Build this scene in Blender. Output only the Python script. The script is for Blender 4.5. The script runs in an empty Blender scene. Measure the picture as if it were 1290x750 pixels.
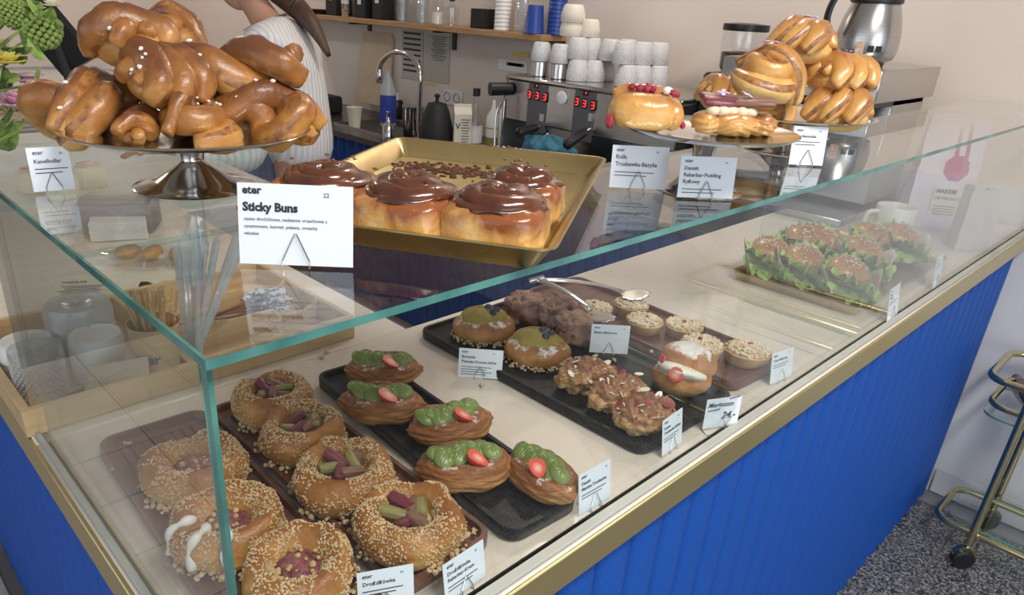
import bpy, bmesh, math, random
from mathutils import Vector, Matrix, Euler, noise
random.seed(7)
SC = bpy.context.scene
COL = SC.collection
PI = math.pi
# ---------------------------------------------------------------- camera
# the counter's outer corner is the origin; x runs along the long front, y along the left side, z = 0 is the marble top
F_, CX_, CY_ = 911.2, 589.0, 417.3
CAMP = Vector((-0.1612, -0.40, 0.5741))
FW = Vector((0.6328, 0.65286, -0.41634)).normalized()
RT = Vector((0.73246, -0.67908, 0.04842)).normalized()
UP = RT.cross(FW).normalized()
cam = bpy.data.cameras.new('camera'); camo = bpy.data.objects.new('camera', cam); COL.objects.link(camo)
camo.matrix_world = Matrix(((RT.x, UP.x, -FW.x, CAMP.x), (RT.y, UP.y, -FW.y, CAMP.y), (RT.z, UP.z, -FW.z, CAMP.z), (0, 0, 0, 1)))
cam.sensor_width = 36; cam.lens = F_ / 1290 * 36
cam.shift_x = (645 - CX_) / 1290; cam.shift_y = (CY_ - 375) / 1290
cam.clip_start = 0.01; cam.clip_end = 100
SC.camera = camo
# ---------------------------------------------------------------- world, lights, exposure
w = bpy.data.worlds.new('world'); SC.world = w; w.use_nodes = True
wn = w.node_tree.nodes; wn['Background'].inputs['Color'].default_value = (0.80, 0.90, 1.0, 1); wn['Background'].inputs['Strength'].default_value = 0.8
def area(name, loc, target, sx, sy, power, color):
    l = bpy.data.lights.new(name, 'AREA'); l.shape = 'RECTANGLE'; l.size = sx; l.size_y = sy; l.energy = power; l.color = color
    o = bpy.data.objects.new(name, l); COL.objects.link(o); o.location = loc
    o.rotation_euler = (Vector(target) - Vector(loc)).to_track_quat('-Z', 'Y').to_euler(); return o
area('daylight_shop_window', (-1.2, -3.85, 0.6), (-1.2, 0, 0.2), 3.8, 2.2, 62, (0.86, 0.93, 1.0))
area('daylight_side_window', (-3.85, 0.4, 0.7), (0, 0.4, 0.2), 4.0, 2.0, 22, (0.88, 0.94, 1.0))
area('ceiling_panel_shop', (0.5, -1.0, 1.96), (0.5, -0.8, 0), 1.3, 0.3, 52, (1.0, 0.95, 0.88))
for k_, (x_, y_) in enumerate(((2.0, 5.2), (0.4, 5.2), (2.2, 1.2))):
    area('ceiling_spot', (x_, y_, 1.97), (x_, y_, 0), 0.22, 0.22, 16, (1.0, 0.90, 0.78))
SC.view_settings.view_transform = 'Standard'; SC.view_settings.look = 'None'
SC.view_settings.gamma = 1; SC.view_settings.use_curve_mapping = False
SC.view_settings.exposure = 0.0
try:
    SC.cycles.transparent_max_bounces = 32; SC.cycles.max_bounces = 10
except Exception: pass
# ---------------------------------------------------------------- helpers
def ray(px, py): return FW * F_ + RT * (px - CX_) - UP * (py - CY_)
def at(px, py, z=0.0):
    d = ray(px, py); return CAMP + d * ((z - CAMP.z) / d.z)
def atx(px, py, X):
    d = ray(px, py); return CAMP + d * ((X - CAMP.x) / d.x)
def aty(px, py, Y):
    d = ray(px, py); return CAMP + d * ((Y - CAMP.y) / d.y)
def dep(px, py, D): return CAMP + ray(px, py) * (D / F_)
FACE = math.atan2(RT.y, RT.x)      # turn of a card that looks at the customer
def fbm(p, s, o=3): return noise.fractal(Vector(p) * s, 1.0, 2.0, o)
class MB:
    def __init__(s): s.v = []; s.f = []; s.m = []
    def add(s, vs, fs, m=0, M=None):
        b = len(s.v)
        s.v += [tuple(M @ Vector(p)) for p in vs] if M is not None else [tuple(p) for p in vs]
        for f in fs: s.f.append(tuple(b + i for i in f)); s.m.append(m)
        return s
    def hull(s, pts, m=0, M=None):
        bm = bmesh.new()
        for p in pts: bm.verts.new(p)
        bmesh.ops.convex_hull(bm, input=bm.verts)
        bmesh.ops.dissolve_limit(bm, angle_limit=0.01, verts=bm.verts, edges=bm.edges)
        bm.verts.index_update()
        s.add([v.co.copy() for v in bm.verts], [[v.index for v in f.verts] for f in bm.faces], m, M); bm.free(); return s
    def box(s, c, d, m=0, b=0.0, M=None):
        x, y, z = (k / 2 for k in d); c = Vector(c)
        if b <= 0:
            vs = [c + Vector((i * x, j * y, k * z)) for i in (-1, 1) for j in (-1, 1) for k in (-1, 1)]
            return s.add(vs, [(0, 1, 3, 2), (4, 6, 7, 5), (0, 4, 5, 1), (2, 3, 7, 6), (0, 2, 6, 4), (1, 5, 7, 3)], m, M)
        b = min(b, x * .98, y * .98, z * .98); pts = []
        for i in (-1, 1):
            for j in (-1, 1):
                for k in (-1, 1):
                    pts += [c + Vector((i * x, j * (y - b), k * (z - b))), c + Vector((i * (x - b), j * y, k * (z - b))), c + Vector((i * (x - b), j * (y - b), k * z))]
        return s.hull(pts, m, M)
    def tube(s, pts, r, seg=10, closed=False, m=0, M=None, fy=1.0, up=None, fl=0, sm=None):
        pts = [Vector(p) for p in pts]; n = len(pts)
        rs = list(r) if hasattr(r, '__len__') else [r] * n
        vs = []; prev = None
        for i, p in enumerate(pts):
            a = pts[(i - 1) % n] if (closed or i > 0) else p; b = pts[(i + 1) % n] if (closed or i < n - 1) else p
            t = (b - a).normalized()
            if prev is None:
                u = Vector(up) if up else (Vector((0, 0, 1)) if abs(t.z) < .9 else Vector((1, 0, 0)))
            else: u = prev
            u = (u - t * u.dot(t)).normalized(); prev = u; w_ = t.cross(u)
            for k in range(seg):
                an = 2 * PI * k / seg; vs.append(p + (u * math.cos(an) * fy + w_ * math.sin(an)) * rs[i] * (1 + fl * (k % 2)))
        fs = []
        for i in range(n if closed else n - 1):
            j = (i + 1) % n
            for k in range(seg):
                l = (k + 1) % seg; fs.append((i * seg + k, i * seg + l, j * seg + l, j * seg + k))
        if sm:
            s.add(vs, [f for q, f in enumerate(fs) if q % seg not in sm], m, M); b = len(s.v) - len(vs)
            for q, f in enumerate(fs):
                if q % seg in sm: s.f.append(tuple(b + k for k in f)); s.m.append(1)
            if not closed: s.f += [tuple(b + k for k in range(seg - 1, -1, -1)), tuple(b + (n - 1) * seg + k for k in range(seg))]; s.m += [m, m]
            return s
        if not closed: fs.append(tuple(range(seg - 1, -1, -1))); fs.append(tuple((n - 1) * seg + k for k in range(seg)))
        return s.add(vs, fs, m, M)
    def lathe(s, prof, seg=24, m=0, M=None, fn=None):
        vs = []; fs = []; n = len(prof)
        for (r, z) in prof:
            for k in range(seg):
                a = 2 * PI * k / seg; p = Vector((max(r, 1e-5) * math.cos(a), max(r, 1e-5) * math.sin(a), z))
                vs.append(fn(p, a) if fn else p)
        for i in range(n - 1):
            for k in range(seg):
                l = (k + 1) % seg; fs.append((i * seg + k, i * seg + l, (i + 1) * seg + l, (i + 1) * seg + k))
        return s.add(vs, fs, m, M)
    def blob(s, c, rad, nu=20, nv=12, fn=None, m=0, M=None, pw=1.0):
        vs = []; fs = []; c = Vector(c)
        for i in range(nv + 1):
            th = PI * i / nv
            for k in range(nu):
                a = 2 * PI * k / nu; st = math.sin(th); ct = math.cos(th)
                sg = lambda q: math.copysign(abs(q) ** pw, q)
                d = Vector((sg(st * math.cos(a)), sg(st * math.sin(a)), -sg(ct)))
                p = Vector((d.x * rad[0], d.y * rad[1], d.z * rad[2]))
                vs.append(c + (fn(p, d) if fn else p))
        for i in range(nv):
            for k in range(nu):
                l = (k + 1) % nu; fs.append((i * nu + k, i * nu + l, (i + 1) * nu + l, (i + 1) * nu + k))
        return s.add(vs, fs, m, M)
    def prism(s, poly, z0, z1, m=0, M=None, mt=None):
        n = len(poly); vs = [(x, y, z0) for x, y in poly] + [(x, y, z1) for x, y in poly]
        s.add(vs, [tuple(range(n - 1, -1, -1))] + [(i, (i + 1) % n, n + (i + 1) % n, n + i) for i in range(n)], m, M)
        s.add([(x, y, z1) for x, y in poly], [tuple(range(n))], m if mt is None else mt, M); return s
    def ico(s, c, r, m=0, q=None):
        t = .5257; u = .8507
        vs = [(-t, u, 0), (t, u, 0), (-t, -u, 0), (t, -u, 0), (0, -t, u), (0, t, u), (0, -t, -u), (0, t, -u), (u, 0, -t), (u, 0, t), (-u, 0, -t), (-u, 0, t)]
        fs = [(0, 11, 5), (0, 5, 1), (0, 1, 7), (0, 7, 10), (0, 10, 11), (1, 5, 9), (5, 11, 4), (11, 10, 2), (10, 7, 6), (7, 1, 8), (3, 9, 4), (3, 4, 2), (3, 2, 6), (3, 6, 8), (3, 8, 9), (4, 9, 5), (2, 4, 11), (6, 2, 10), (8, 6, 7), (9, 8, 1)]
        q = q or (1, 1, 1); c = Vector(c)
        return s.add([c + Vector((a[0] * r * q[0] * random.uniform(.8, 1.2), a[1] * r * q[1] * random.uniform(.8, 1.2), a[2] * r * q[2] * random.uniform(.8, 1.2))) for a in vs], fs, m)
    def mesh(s, name, mats, smooth=True, ang=40):
        me = bpy.data.meshes.new(name); me.from_pydata(s.v, [], s.f)
        for mt in (mats if isinstance(mats, (list, tuple)) else [mats]): me.materials.append(mt)
        me.polygons.foreach_set('material_index', s.m)
        if smooth:
            me.polygons.foreach_set('use_smooth', [True] * len(s.f))
            if ang < 180: me.set_sharp_from_angle(angle=math.radians(ang))
        me.update(); return me
    def obj(s, name, mats, parent=None, loc=(0, 0, 0), rot=(0, 0, 0), smooth=True, ang=40):
        return mo(name, s.mesh(name, mats, smooth, ang), parent, loc, rot)
def mo(name, me, parent=None, loc=(0, 0, 0), rot=(0, 0, 0), sc=None):
    o = bpy.data.objects.new(name, me); COL.objects.link(o); o.location = loc; o.rotation_euler = rot
    if sc: o.scale = sc
    if parent: o.parent = parent
    return o
def tag(o, label=None, cat=None, group=None, kind=None):
    if label: o['label'] = label
    if cat: o['category'] = cat
    if group: o['group'] = group
    if kind: o['kind'] = kind
    return o
def thing(name, label, cat, loc=(0, 0, 0), rz=0.0, group=None, rot=None):
    o = bpy.data.objects.new(name, None); COL.objects.link(o); o.location = loc; o.rotation_euler = rot or (0, 0, rz); o.empty_display_size = .02
    return tag(o, label, cat, group)
def dup(src, loc, rz=0.0, label=None, sc=None, rot=None):
    r = src.copy(); COL.objects.link(r); r.location = loc; r.rotation_euler = rot or (0, 0, rz)
    if sc: r.scale = (sc, sc, sc) if not hasattr(sc, '__len__') else sc
    if label: r['label'] = label
    for c in list(src.children):
        d = c.copy(); COL.objects.link(d); d.parent = r
        for g in c.children:
            e = g.copy(); COL.objects.link(e); e.parent = d
    return r
def cyl(r, h, b=0.001): return [(0, 0), (r - b, 0), (r, b), (r, h - b), (r - b, h), (0, h)]
def rrect(w_, h_, r, n=5):
    out = []
    for cx, cy, a0 in ((w_ / 2 - r, h_ / 2 - r, 0), (-w_ / 2 + r, h_ / 2 - r, 90), (-w_ / 2 + r, -h_ / 2 + r, 180), (w_ / 2 - r, -h_ / 2 + r, 270)):
        for k in range(n + 1):
            a = math.radians(a0 + 90 * k / n); out.append((cx + r * math.cos(a), cy + r * math.sin(a)))
    return out
def spline(pts, n=8, closed=False):
    P = [Vector(p) for p in pts]; m = len(P); out = []
    for i in range(m if closed else m - 1):
        g = (lambda k: P[k % m]) if closed else (lambda k: P[max(0, min(m - 1, k))])
        a, b, c, d = g(i - 1), g(i), g(i + 1), g(i + 2)
        for j in range(n):
            t = j / n; out.append(.5 * ((2 * b) + (c - a) * t + (2 * a - 5 * b + 4 * c - d) * t * t + (3 * b - a - 3 * c + d) * t ** 3))
    if not closed: out.append(P[-1])
    return out
def remesh(mb, voxel, smooth=2, fn=None):
    """fuse strands of dough into one surface; returns an MB"""
    me = mb.mesh('tmp', [], False); o = bpy.data.objects.new('tmp', me); COL.objects.link(o)
    r = o.modifiers.new('r', 'REMESH'); r.mode = 'VOXEL'; r.voxel_size = voxel
    if smooth: s_ = o.modifiers.new('s', 'SMOOTH'); s_.factor = .5; s_.iterations = smooth
    dg = bpy.context.evaluated_depsgraph_get(); e = bpy.data.meshes.new_from_object(o.evaluated_get(dg))
    out = MB(); out.v = [fn(v.co, v.normal) if fn else tuple(v.co) for v in e.vertices]; out.f = [tuple(p.vertices) for p in e.polygons]; out.m = [0] * len(out.f)
    bpy.data.objects.remove(o); bpy.data.meshes.remove(me); bpy.data.meshes.remove(e); return out
# ---------------------------------------------------------------- materials
def nt_(name):
    m = bpy.data.materials.new(name); m.use_nodes = True; t = m.node_tree; return m, t, t.nodes['Principled BSDF']
def N(t, typ, **kw):
    n = t.nodes.new(typ)
    for k, v in kw.items():
        if k in n.inputs: n.inputs[k].default_value = v
        else: setattr(n, k, v)
    return n
def c4(c): return (c[0], c[1], c[2], 1)
def ramp(t, src, stops):
    r = t.nodes.new('ShaderNodeValToRGB'); e = r.color_ramp.elements
    e[0].position, e[0].color = stops[0][0], c4(stops[0][1]); e[1].position, e[1].color = stops[-1][0], c4(stops[-1][1])
    for p, c in stops[1:-1]: q = e.new(p); q.color = c4(c)
    t.links.new(src, r.inputs[0]); return r.outputs[0]
def mixc(t, fac, a, b):
    n = t.nodes.new('ShaderNodeMix'); n.data_type = 'RGBA'
    for k, v in ((0, fac), (6, a), (7, b)):
        if hasattr(v, 'is_output'): t.links.new(v, n.inputs[k])
        else: n.inputs[k].default_value = c4(v) if k else v
    return n.outputs[2]
def coords(t, kind='Object', sc=(1, 1, 1)):
    tc = t.nodes.new('ShaderNodeTexCoord'); mp = t.nodes.new('ShaderNodeMapping'); mp.inputs['Scale'].default_value = sc
    t.links.new(tc.outputs[kind], mp.inputs[0]); return mp.outputs[0]
def pm(name, c1, c2=None, scale=20, rough=.5, metal=0, bump=0, bsc=None, detail=4, rp=(.35, .65), st=(1, 1, 1), coat=0, sss=0, rough2=None, spec=.5, emit=None):
    m, t, b = nt_(name); vec = coords(t, 'Object', st)
    b.inputs['Base Color'].default_value = c4(c1); b.inputs['Roughness'].default_value = rough; b.inputs['Metallic'].default_value = metal
    b.inputs['Specular IOR Level'].default_value = spec
    if coat: b.inputs['Coat Weight'].default_value = coat; b.inputs['Coat Roughness'].default_value = .12
    if sss: b.inputs['Subsurface Weight'].default_value = sss; b.inputs['Subsurface Scale'].default_value = .01
    if emit: b.inputs['Emission Color'].default_value = c4(c1); b.inputs['Emission Strength'].default_value = emit
    if c2 or bump:
        n = N(t, 'ShaderNodeTexNoise', Scale=scale, Detail=detail); t.links.new(vec, n.inputs['Vector'])
    if c2: t.links.new(ramp(t, n.outputs[0], [(rp[0], c1), (rp[1], c2)]), b.inputs['Base Color'])
    if rough2 is not None and c2: t.links.new(ramp(t, n.outputs[0], [(rp[0], (rough,) * 3), (rp[1], (rough2,) * 3)]), b.inputs['Roughness'])
    if bump:
        n2 = n
        if bsc: n2 = N(t, 'ShaderNodeTexNoise', Scale=bsc, Detail=3); t.links.new(vec, n2.inputs['Vector'])
        bp = N(t, 'ShaderNodeBump', Strength=bump, Distance=.002); t.links.new(n2.outputs[0], bp.inputs['Height']); t.links.new(bp.outputs[0], b.inputs['Normal'])
    return m
def glassm(name, tint=(.95, .98, .97), base=.024, rough=0.0, haze=0.0, hc=(.9, .92, .92)):
    """thin pane: see-through plus a mirror share that grows at grazing angles"""
    m = bpy.data.materials.new(name); m.use_nodes = True; t = m.node_tree; t.nodes.clear()
    o = t.nodes.new('ShaderNodeOutputMaterial'); tr = N(t, 'ShaderNodeBsdfTransparent'); tr.inputs[0].default_value = c4(tint)
    gl = N(t, 'ShaderNodeBsdfGlossy', Roughness=rough); gl.inputs[0].default_value = (1, 1, 1, 1)
    lw = N(t, 'ShaderNodeLayerWeight', Blend=.5)
    p = t.nodes.new('ShaderNodeMath'); p.operation = 'POWER'; p.inputs[1].default_value = 5; t.links.new(lw.outputs['Facing'], p.inputs[0])
    q = t.nodes.new('ShaderNodeMath'); q.operation = 'MULTIPLY_ADD'; q.inputs[1].default_value = 1 - base; q.inputs[2].default_value = base; t.links.new(p.outputs[0], q.inputs[0])
    mx = t.nodes.new('ShaderNodeMixShader'); t.links.new(q.outputs[0], mx.inputs[0]); t.links.new(gl.outputs[0], mx.inputs[2])
    if haze:
        df = t.nodes.new('ShaderNodeBsdfTranslucent'); df.inputs[0].default_value = c4(hc); df2 = t.nodes.new('ShaderNodeBsdfDiffuse'); df2.inputs[0].default_value = c4(hc)
        m3 = t.nodes.new('ShaderNodeMixShader'); m3.inputs[0].default_value = .5; t.links.new(df.outputs[0], m3.inputs[1]); t.links.new(df2.outputs[0], m3.inputs[2])
        m2 = t.nodes.new('ShaderNodeMixShader'); m2.inputs[0].default_value = haze; t.links.new(tr.outputs[0], m2.inputs[1]); t.links.new(m3.outputs[0], m2.inputs[2]); t.links.new(m2.outputs[0], mx.inputs[1])
    else: t.links.new(tr.outputs[0], mx.inputs[1])
    t.links.new(mx.outputs[0], o.inputs[0]); return m
def bread(name, pale, mid, dark, rough=.4, coat=.3, sugar=0.0, sp=(.12, .5, .85), nsc=28, bump=.5, streak=1.0, bsc=120, nw=.9):
    """baked dough: pale at its foot, browner towards its crown, with patchy bake; sugar dusts what faces up"""
    m, t, b = nt_(name); tc = t.nodes.new('ShaderNodeTexCoord')
    mp = t.nodes.new('ShaderNodeMapping'); mp.inputs['Scale'].default_value = (1, 1, streak); t.links.new(tc.outputs['Object'], mp.inputs[0])
    n = N(t, 'ShaderNodeTexNoise', Scale=nsc, Detail=5, Distortion=.6); t.links.new(mp.outputs[0], n.inputs['Vector'])
    sx = t.nodes.new('ShaderNodeSeparateXYZ'); t.links.new(tc.outputs['Generated'], sx.inputs[0])
    a = t.nodes.new('ShaderNodeMath'); a.operation = 'MULTIPLY_ADD'; t.links.new(n.outputs[0], a.inputs[0]); a.inputs[1].default_value = nw; t.links.new(sx.outputs[2], a.inputs[2])
    s_ = t.nodes.new('ShaderNodeMath'); s_.operation = 'SUBTRACT'; t.links.new(a.outputs[0], s_.inputs[0]); s_.inputs[1].default_value = nw / 2
    col = ramp(t, s_.outputs[0], [(sp[0], pale), (sp[1], mid), (sp[2], dark)])
    b.inputs['Roughness'].default_value = rough; b.inputs['Coat Weight'].default_value = coat; b.inputs['Coat Roughness'].default_value = .15
    if sugar:
        n2 = N(t, 'ShaderNodeTexNoise', Scale=60, Detail=6, Roughness=.75); t.links.new(tc.outputs['Object'], n2.inputs['Vector'])
        nz = t.nodes.new('ShaderNodeSeparateXYZ'); t.links.new(tc.outputs['Normal'], nz.inputs[0])
        k = t.nodes.new('ShaderNodeMath'); k.operation = 'MULTIPLY'; t.links.new(n2.outputs[0], k.inputs[0]); t.links.new(nz.outputs[2], k.inputs[1])
        fac = ramp(t, k.outputs[0], [(.62 - sugar * .4, (0, 0, 0)), (.72 - sugar * .4, (.85, .85, .85))]); col = mixc(t, fac, col, (.86, .83, .80))
    t.links.new(col, b.inputs['Base Color'])
    n3 = N(t, 'ShaderNodeTexNoise', Scale=bsc, Detail=3); t.links.new(mp.outputs[0], n3.inputs['Vector'])
    bp = N(t, 'ShaderNodeBump', Strength=bump, Distance=.003); t.links.new(n3.outputs[0], bp.inputs['Height']); t.links.new(bp.outputs[0], b.inputs['Normal'])
    return m
def marble():
    m, t, b = nt_('marble'); v = coords(t)
    w_ = N(t, 'ShaderNodeTexNoise', Scale=2.2, Detail=8, Roughness=.6, Distortion=1.4); t.links.new(v, w_.inputs['Vector'])
    vein = ramp(t, w_.outputs[0], [(.46, (0, 0, 0)), (.495, (1, 1, 1)), (.53, (0, 0, 0))])
    n2 = N(t, 'ShaderNodeTexNoise', Scale=1.3, Detail=2); t.links.new(v, n2.inputs['Vector'])
    base = ramp(t, n2.outputs[0], [(.3, (.72, .62, .54)), (.7, (.80, .71, .63))])
    k = t.nodes.new('ShaderNodeMath'); k.operation = 'MULTIPLY'; t.links.new(vein, k.inputs[0]); k.inputs[1].default_value = .16
    t.links.new(mixc(t, k.outputs[0], base, (.42, .38, .36)), b.inputs['Base Color']); b.inputs['Roughness'].default_value = .17; return m
def granite():
    m, t, b = nt_('granite'); v = coords(t)
    n = N(t, 'ShaderNodeTexVoronoi', Scale=150); t.links.new(v, n.inputs['Vector'])
    n2 = N(t, 'ShaderNodeTexNoise', Scale=110, Detail=3); t.links.new(v, n2.inputs['Vector'])
    a = ramp(t, n2.outputs[0], [(.38, (.05, .05, .055)), (.5, (.22, .22, .23)), (.62, (.50, .50, .50))])
    sx = t.nodes.new('ShaderNodeSeparateXYZ'); t.links.new(n.outputs['Color'], sx.inputs[0])
    t.links.new(mixc(t, ramp(t, sx.outputs[0], [(.25, (0, 0, 0)), (.3, (.75, .75, .75)), ]), (.04, .04, .045), a), b.inputs['Base Color'])
    b.inputs['Roughness'].default_value = .35; return m
def brushed(name, c, rough=.28, st=(1, 1, 60), metal=1, var=.12, sc=6):
    d = tuple(x * (1 - var) for x in c); return pm(name, c, d, scale=sc, rough=rough, metal=metal, st=st, bump=.06, detail=3)
M = {}
M['marble'] = marble(); M['granite'] = granite()
M['blue'] = pm('blue_panel', (.013, .094, .44), (.011, .082, .39), scale=200, rough=.55, bump=.15, detail=2, spec=.25)
M['gold'] = brushed('brushed_gold', (.60, .49, .24), .34, (1, 60, 200), .8)
M['brass'] = pm('polished_brass', (.62, .54, .32), rough=.14, metal=1)
M['tray_gold'] = pm('gold_aluminium', (.60, .46, .22), (.47, .35, .15), scale=9, rough=.24, metal=.9, rough2=.36, bump=.1, bsc=60)
M['steel'] = pm('steel', (.62, .60, .58), rough=.13, metal=1)
M['steel_b'] = brushed('brushed_steel', (.60, .58, .56), .26, (1, 1, 80))
M['wall'] = pm('wall_plaster', (.76, .665, .60), (.73, .635, .575), scale=3, rough=.7, bump=.05, bsc=90)
M['wall_w'] = pm('white_paint', (.74, .73, .74), (.70, .69, .70), scale=3, rough=.6)
M['ceil'] = pm('ceiling_paint', (.78, .76, .73), rough=.8)
M['tile'] = pm('beige_tile', (.50, .44, .40), (.44, .385, .35), scale=14, rough=.35, bump=.05)
M['greytile'] = pm('grey_tile', (.27, .27, .29), (.23, .23, .25), scale=14, rough=.45)
M['grout'] = pm('grout', (.16, .14, .13), rough=.9)
M['dark'] = pm('dark_worktop', (.035, .035, .04), (.06, .06, .065), scale=40, rough=.25)
M['black'] = pm('black_plastic', (.012, .012, .014), rough=.35)
M['blackm'] = pm('black_matt', (.015, .015, .016), rough=.65)
M['white'] = pm('white_plastic', (.80, .79, .77), rough=.4)
M['paper'] = pm('white_card', (.80, .84, .90), rough=.6)
M['ink'] = pm('ink', (.03, .03, .04), rough=.6)
M['wood'] = pm('pale_wood', (.60, .43, .24), (.50, .34, .18), scale=7, rough=.5, st=(1, 1, 12), bump=.1)
M['wood_x'] = pm('pale_wood_along', (.62, .45, .25), (.50, .345, .18), scale=6, rough=.5, st=(1, 9, 9), bump=.1)
M['shelfwood'] = pm('shelf_wood', (.50, .30, .14), (.40, .22, .10), scale=6, rough=.45, st=(9, 1, 9))
M['walnut'] = pm('dark_walnut', (.095, .033, .020), (.17, .062, .038), scale=9, rough=.38, st=(9, 1.2, 9), bump=.15, coat=.2)
M['slate'] = pm('black_tray', (.008, .008, .010), (.018, .017, .018), scale=60, rough=.38, bump=.2, spec=.25)
M['navy'] = pm('navy_panel', (.010, .055, .25), (.008, .045, .20), scale=200, rough=.55, spec=.25)
M['glass'] = glassm('clear_glass', (.965, .985, .98)); M['glass_s'] = glassm('cup_glass', (.93, .94, .94), base=.08)
M['edge_clear'] = glassm('polished_edge', (.86, .94, .92), base=.08)
M['glass_edge'] = pm('glass_edge', (.03, .13, .12), (.12, .33, .29), scale=11, rough=.12, st=(1, 1, 1), spec=.8)
def structure(mb, name, mat, **kw): return tag(mb.obj(name, mat, **kw), kind='structure')
# ---------------------------------------------------------------- room shell
FZ = -1.016; CZ = 2.0; WX = 2.684; FY = 6.5
fl = structure(MB().box(((WX - 4) / 2, 1.25, FZ - .053), (WX + 4, 10.5, .1)), 'floor', M['grout'])
structure(MB().box(((WX - 4) / 2, 1.25, CZ + .05), (WX + 4, 10.5, .1)), 'ceiling', M['ceil'])
structure(MB().box((WX + .052, 1.25, (CZ + FZ) / 2), (.1, 10.5, CZ - FZ)), 'wall_right', M['wall'])
structure(MB().box(((WX - 4) / 2, FY + .05, (CZ + FZ) / 2), (WX + 4, .1, CZ - FZ)), 'wall_back', M['wall'])
# the two street sides: piers and lintels around large window openings
structure(MB().box((-3.95, -3.55, .5), (.1, .9, CZ - FZ)).box((-3.95, 5.0, .5), (.1, 3.2, CZ - FZ)).box((-3.95, .9, 1.86), (.1, 9, .3)).box((-3.95, .9, -.86), (.1, 9, .3)), 'wall_left', M['wall_w'])
structure(MB().box((-3.6, -3.95, .5), (.8, .1, CZ - FZ)).box((2.3, -3.95, .5), (.8, .1, CZ - FZ)).box((-.65, -3.95, 1.86), (6.7, .1, .3)).box((-.65, -3.95, -.9), (6.7, .1, .25)), 'wall_front', M['wall_w'])
wf = MB()
for x in (-3.15, -1.5, .2, 1.85): wf.box((x, -3.93, .45), (.07, .06, 2.6))
structure(wf, 'window_1', M['black'])
wf = MB()
for y in (-3.05, -.9, 1.2, 3.35): wf.box((-3.93, y, .45), (.06, .07, 2.6))
structure(wf, 'window_2', M['black'])
def tiles(name, mat, x0, x1, y0, y1, sx, sy, gap=.007, tile_z=0.0):
    me = MB().box((0, 0, -.004 + tile_z), (sx - gap, sy - gap, .008), b=.0012).mesh(name, mat)
    nx = max(1, round((x1 - x0) / sx)); ny = max(1, round((y1 - y0) / sy))
    for i in range(nx):
        for j in range(ny): mo(name, me, fl, (x0 + sx * (i + .5), y0 + sy * (j + .5), FZ + random.uniform(-.0004, .0004)))
tiles('granite_slab', M['granite'], .02, 2.58, -2.06, -.14, .64, .64)
tiles('granite_border', M['granite'], .02, 2.58, -.14, .02, .64, .16)
tiles('beige_tile', M['tile'], -2.4, 0, -.6, 3.0, .30, .30)
tiles('grey_tile', M['greytile'], 2.585, 2.683, -1.65, .03, .098, .24)
tiles('kitchen_tile', M['greytile'], .66, 2.04, .60, 3.96, .46, .48)
structure(MB().box((2.676, -2.0, FZ + .05), (.02, 4.0, .1), b=.008), 'baseboard_right', M['wall_w'])
tag(MB().box((2.680, -1.992, -.45), (.008, 4.004, 1.13)).obj('cool_lit_lower_wall', M['wall_w'], bpy.data.objects['wall_right']))  # same wall; the whiter sheet puts the cool light low down into its colour
# ---------------------------------------------------------------- L-shaped counter
cnt = thing('display_counter', 'long L-shaped bakery counter with marble top, gold edge and blue ribbed front', 'counter')
mb = MB().box((1.329, .2815, -.012), (2.674, .597, .024), b=.002); mb.obj('worktop', M['marble'], cnt)
mb = MB().box((.309, 1.192, -.012), (.634, 1.22, .024), b=.002); mb.obj('worktop', M['marble'], cnt)
mb = MB().box((1.326, -.018, -.027), (2.678, .006, .05), b=.0015).box((-.010, .88, -.027), (.006, 1.84, .05), b=.0015); mb.obj('edge_strip', M['gold'], cnt)
mb = MB().box((1.355, .30, -.52), (2.61, .53, .96)).box((.335, 1.18, -.52), (.57, 1.24, .96)); mb.obj('carcass', M['blue'], cnt)
ar = [(0, 0)] + [(.078 * k / 6 + .001, -.016 * math.sin(PI * (.12 + .76 * k / 6))) for k in range(7)] + [(.08, 0)]
rib = MB().prism(ar, FZ + .003, -.052).mesh('rib', M['blue'], True, 60)
for i in range(33): mo('rib', rib, cnt, (.02 + .08 * i, .016, 0))
for i in range(22): mo('rib', rib, cnt, (.045, 1.80 - .08 * i, 0), (0, 0, -PI / 2))
# inner faces towards the kitchen
for i in range(24): mo('rib', rib, cnt, (2.62 - .08 * i, .585, 0), (0, 0, PI))
# ---------------------------------------------------------------- glass case on the counter
GZ = .361
case = thing('glass_display_case', 'open-backed glass case with teal edges standing along the marble counter', 'display case')
def pane(name, c, d, ax, back=()):
    """pane with clear faces and green cut edges; ax is its thin axis"""
    mb_ = MB().box(c, d); mb_.m = [0 if (k // 2) == (0 if ax == 0 else (1 if ax == 1 else 2)) else 1 for k in range(6)]
    for k in back: mb_.m[k] = 2
    return mb_.obj(name, [M['glass'], M['glass_edge'], M['edge_clear']], case, smooth=False)
pane('front_pane', (1.325, .004, .177), (2.65, .008, .354), 1)
pane('side_pane', (.004, .312, .177), (.008, .604, .354), 0, (3,))
pane('top_pane', (1.325, .127, .3575), (2.65, .254, .007), 2, (3, 1))
pane('top_pane', (.1325, .430, .3575), (.265, .348, .007), 2, (1, 2, 3))
pane('end_pane', (.136, .592, .1755), (.25, .006, .351), 1, (0, 1, 4, 5))
pane('partition_pane', (1.306, .128, .1755), (.006, .236, .347), 0, (2, 3, 4, 5))
tag(MB().box((1.32, -.0075, .003), (2.64, .013, .006), b=.001).box((-.001, .30, .003), (.008, .60, .006), b=.001).obj('base_channel', pm('frosted_channel', (.42, .42, .38), rough=.5), case))
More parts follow.
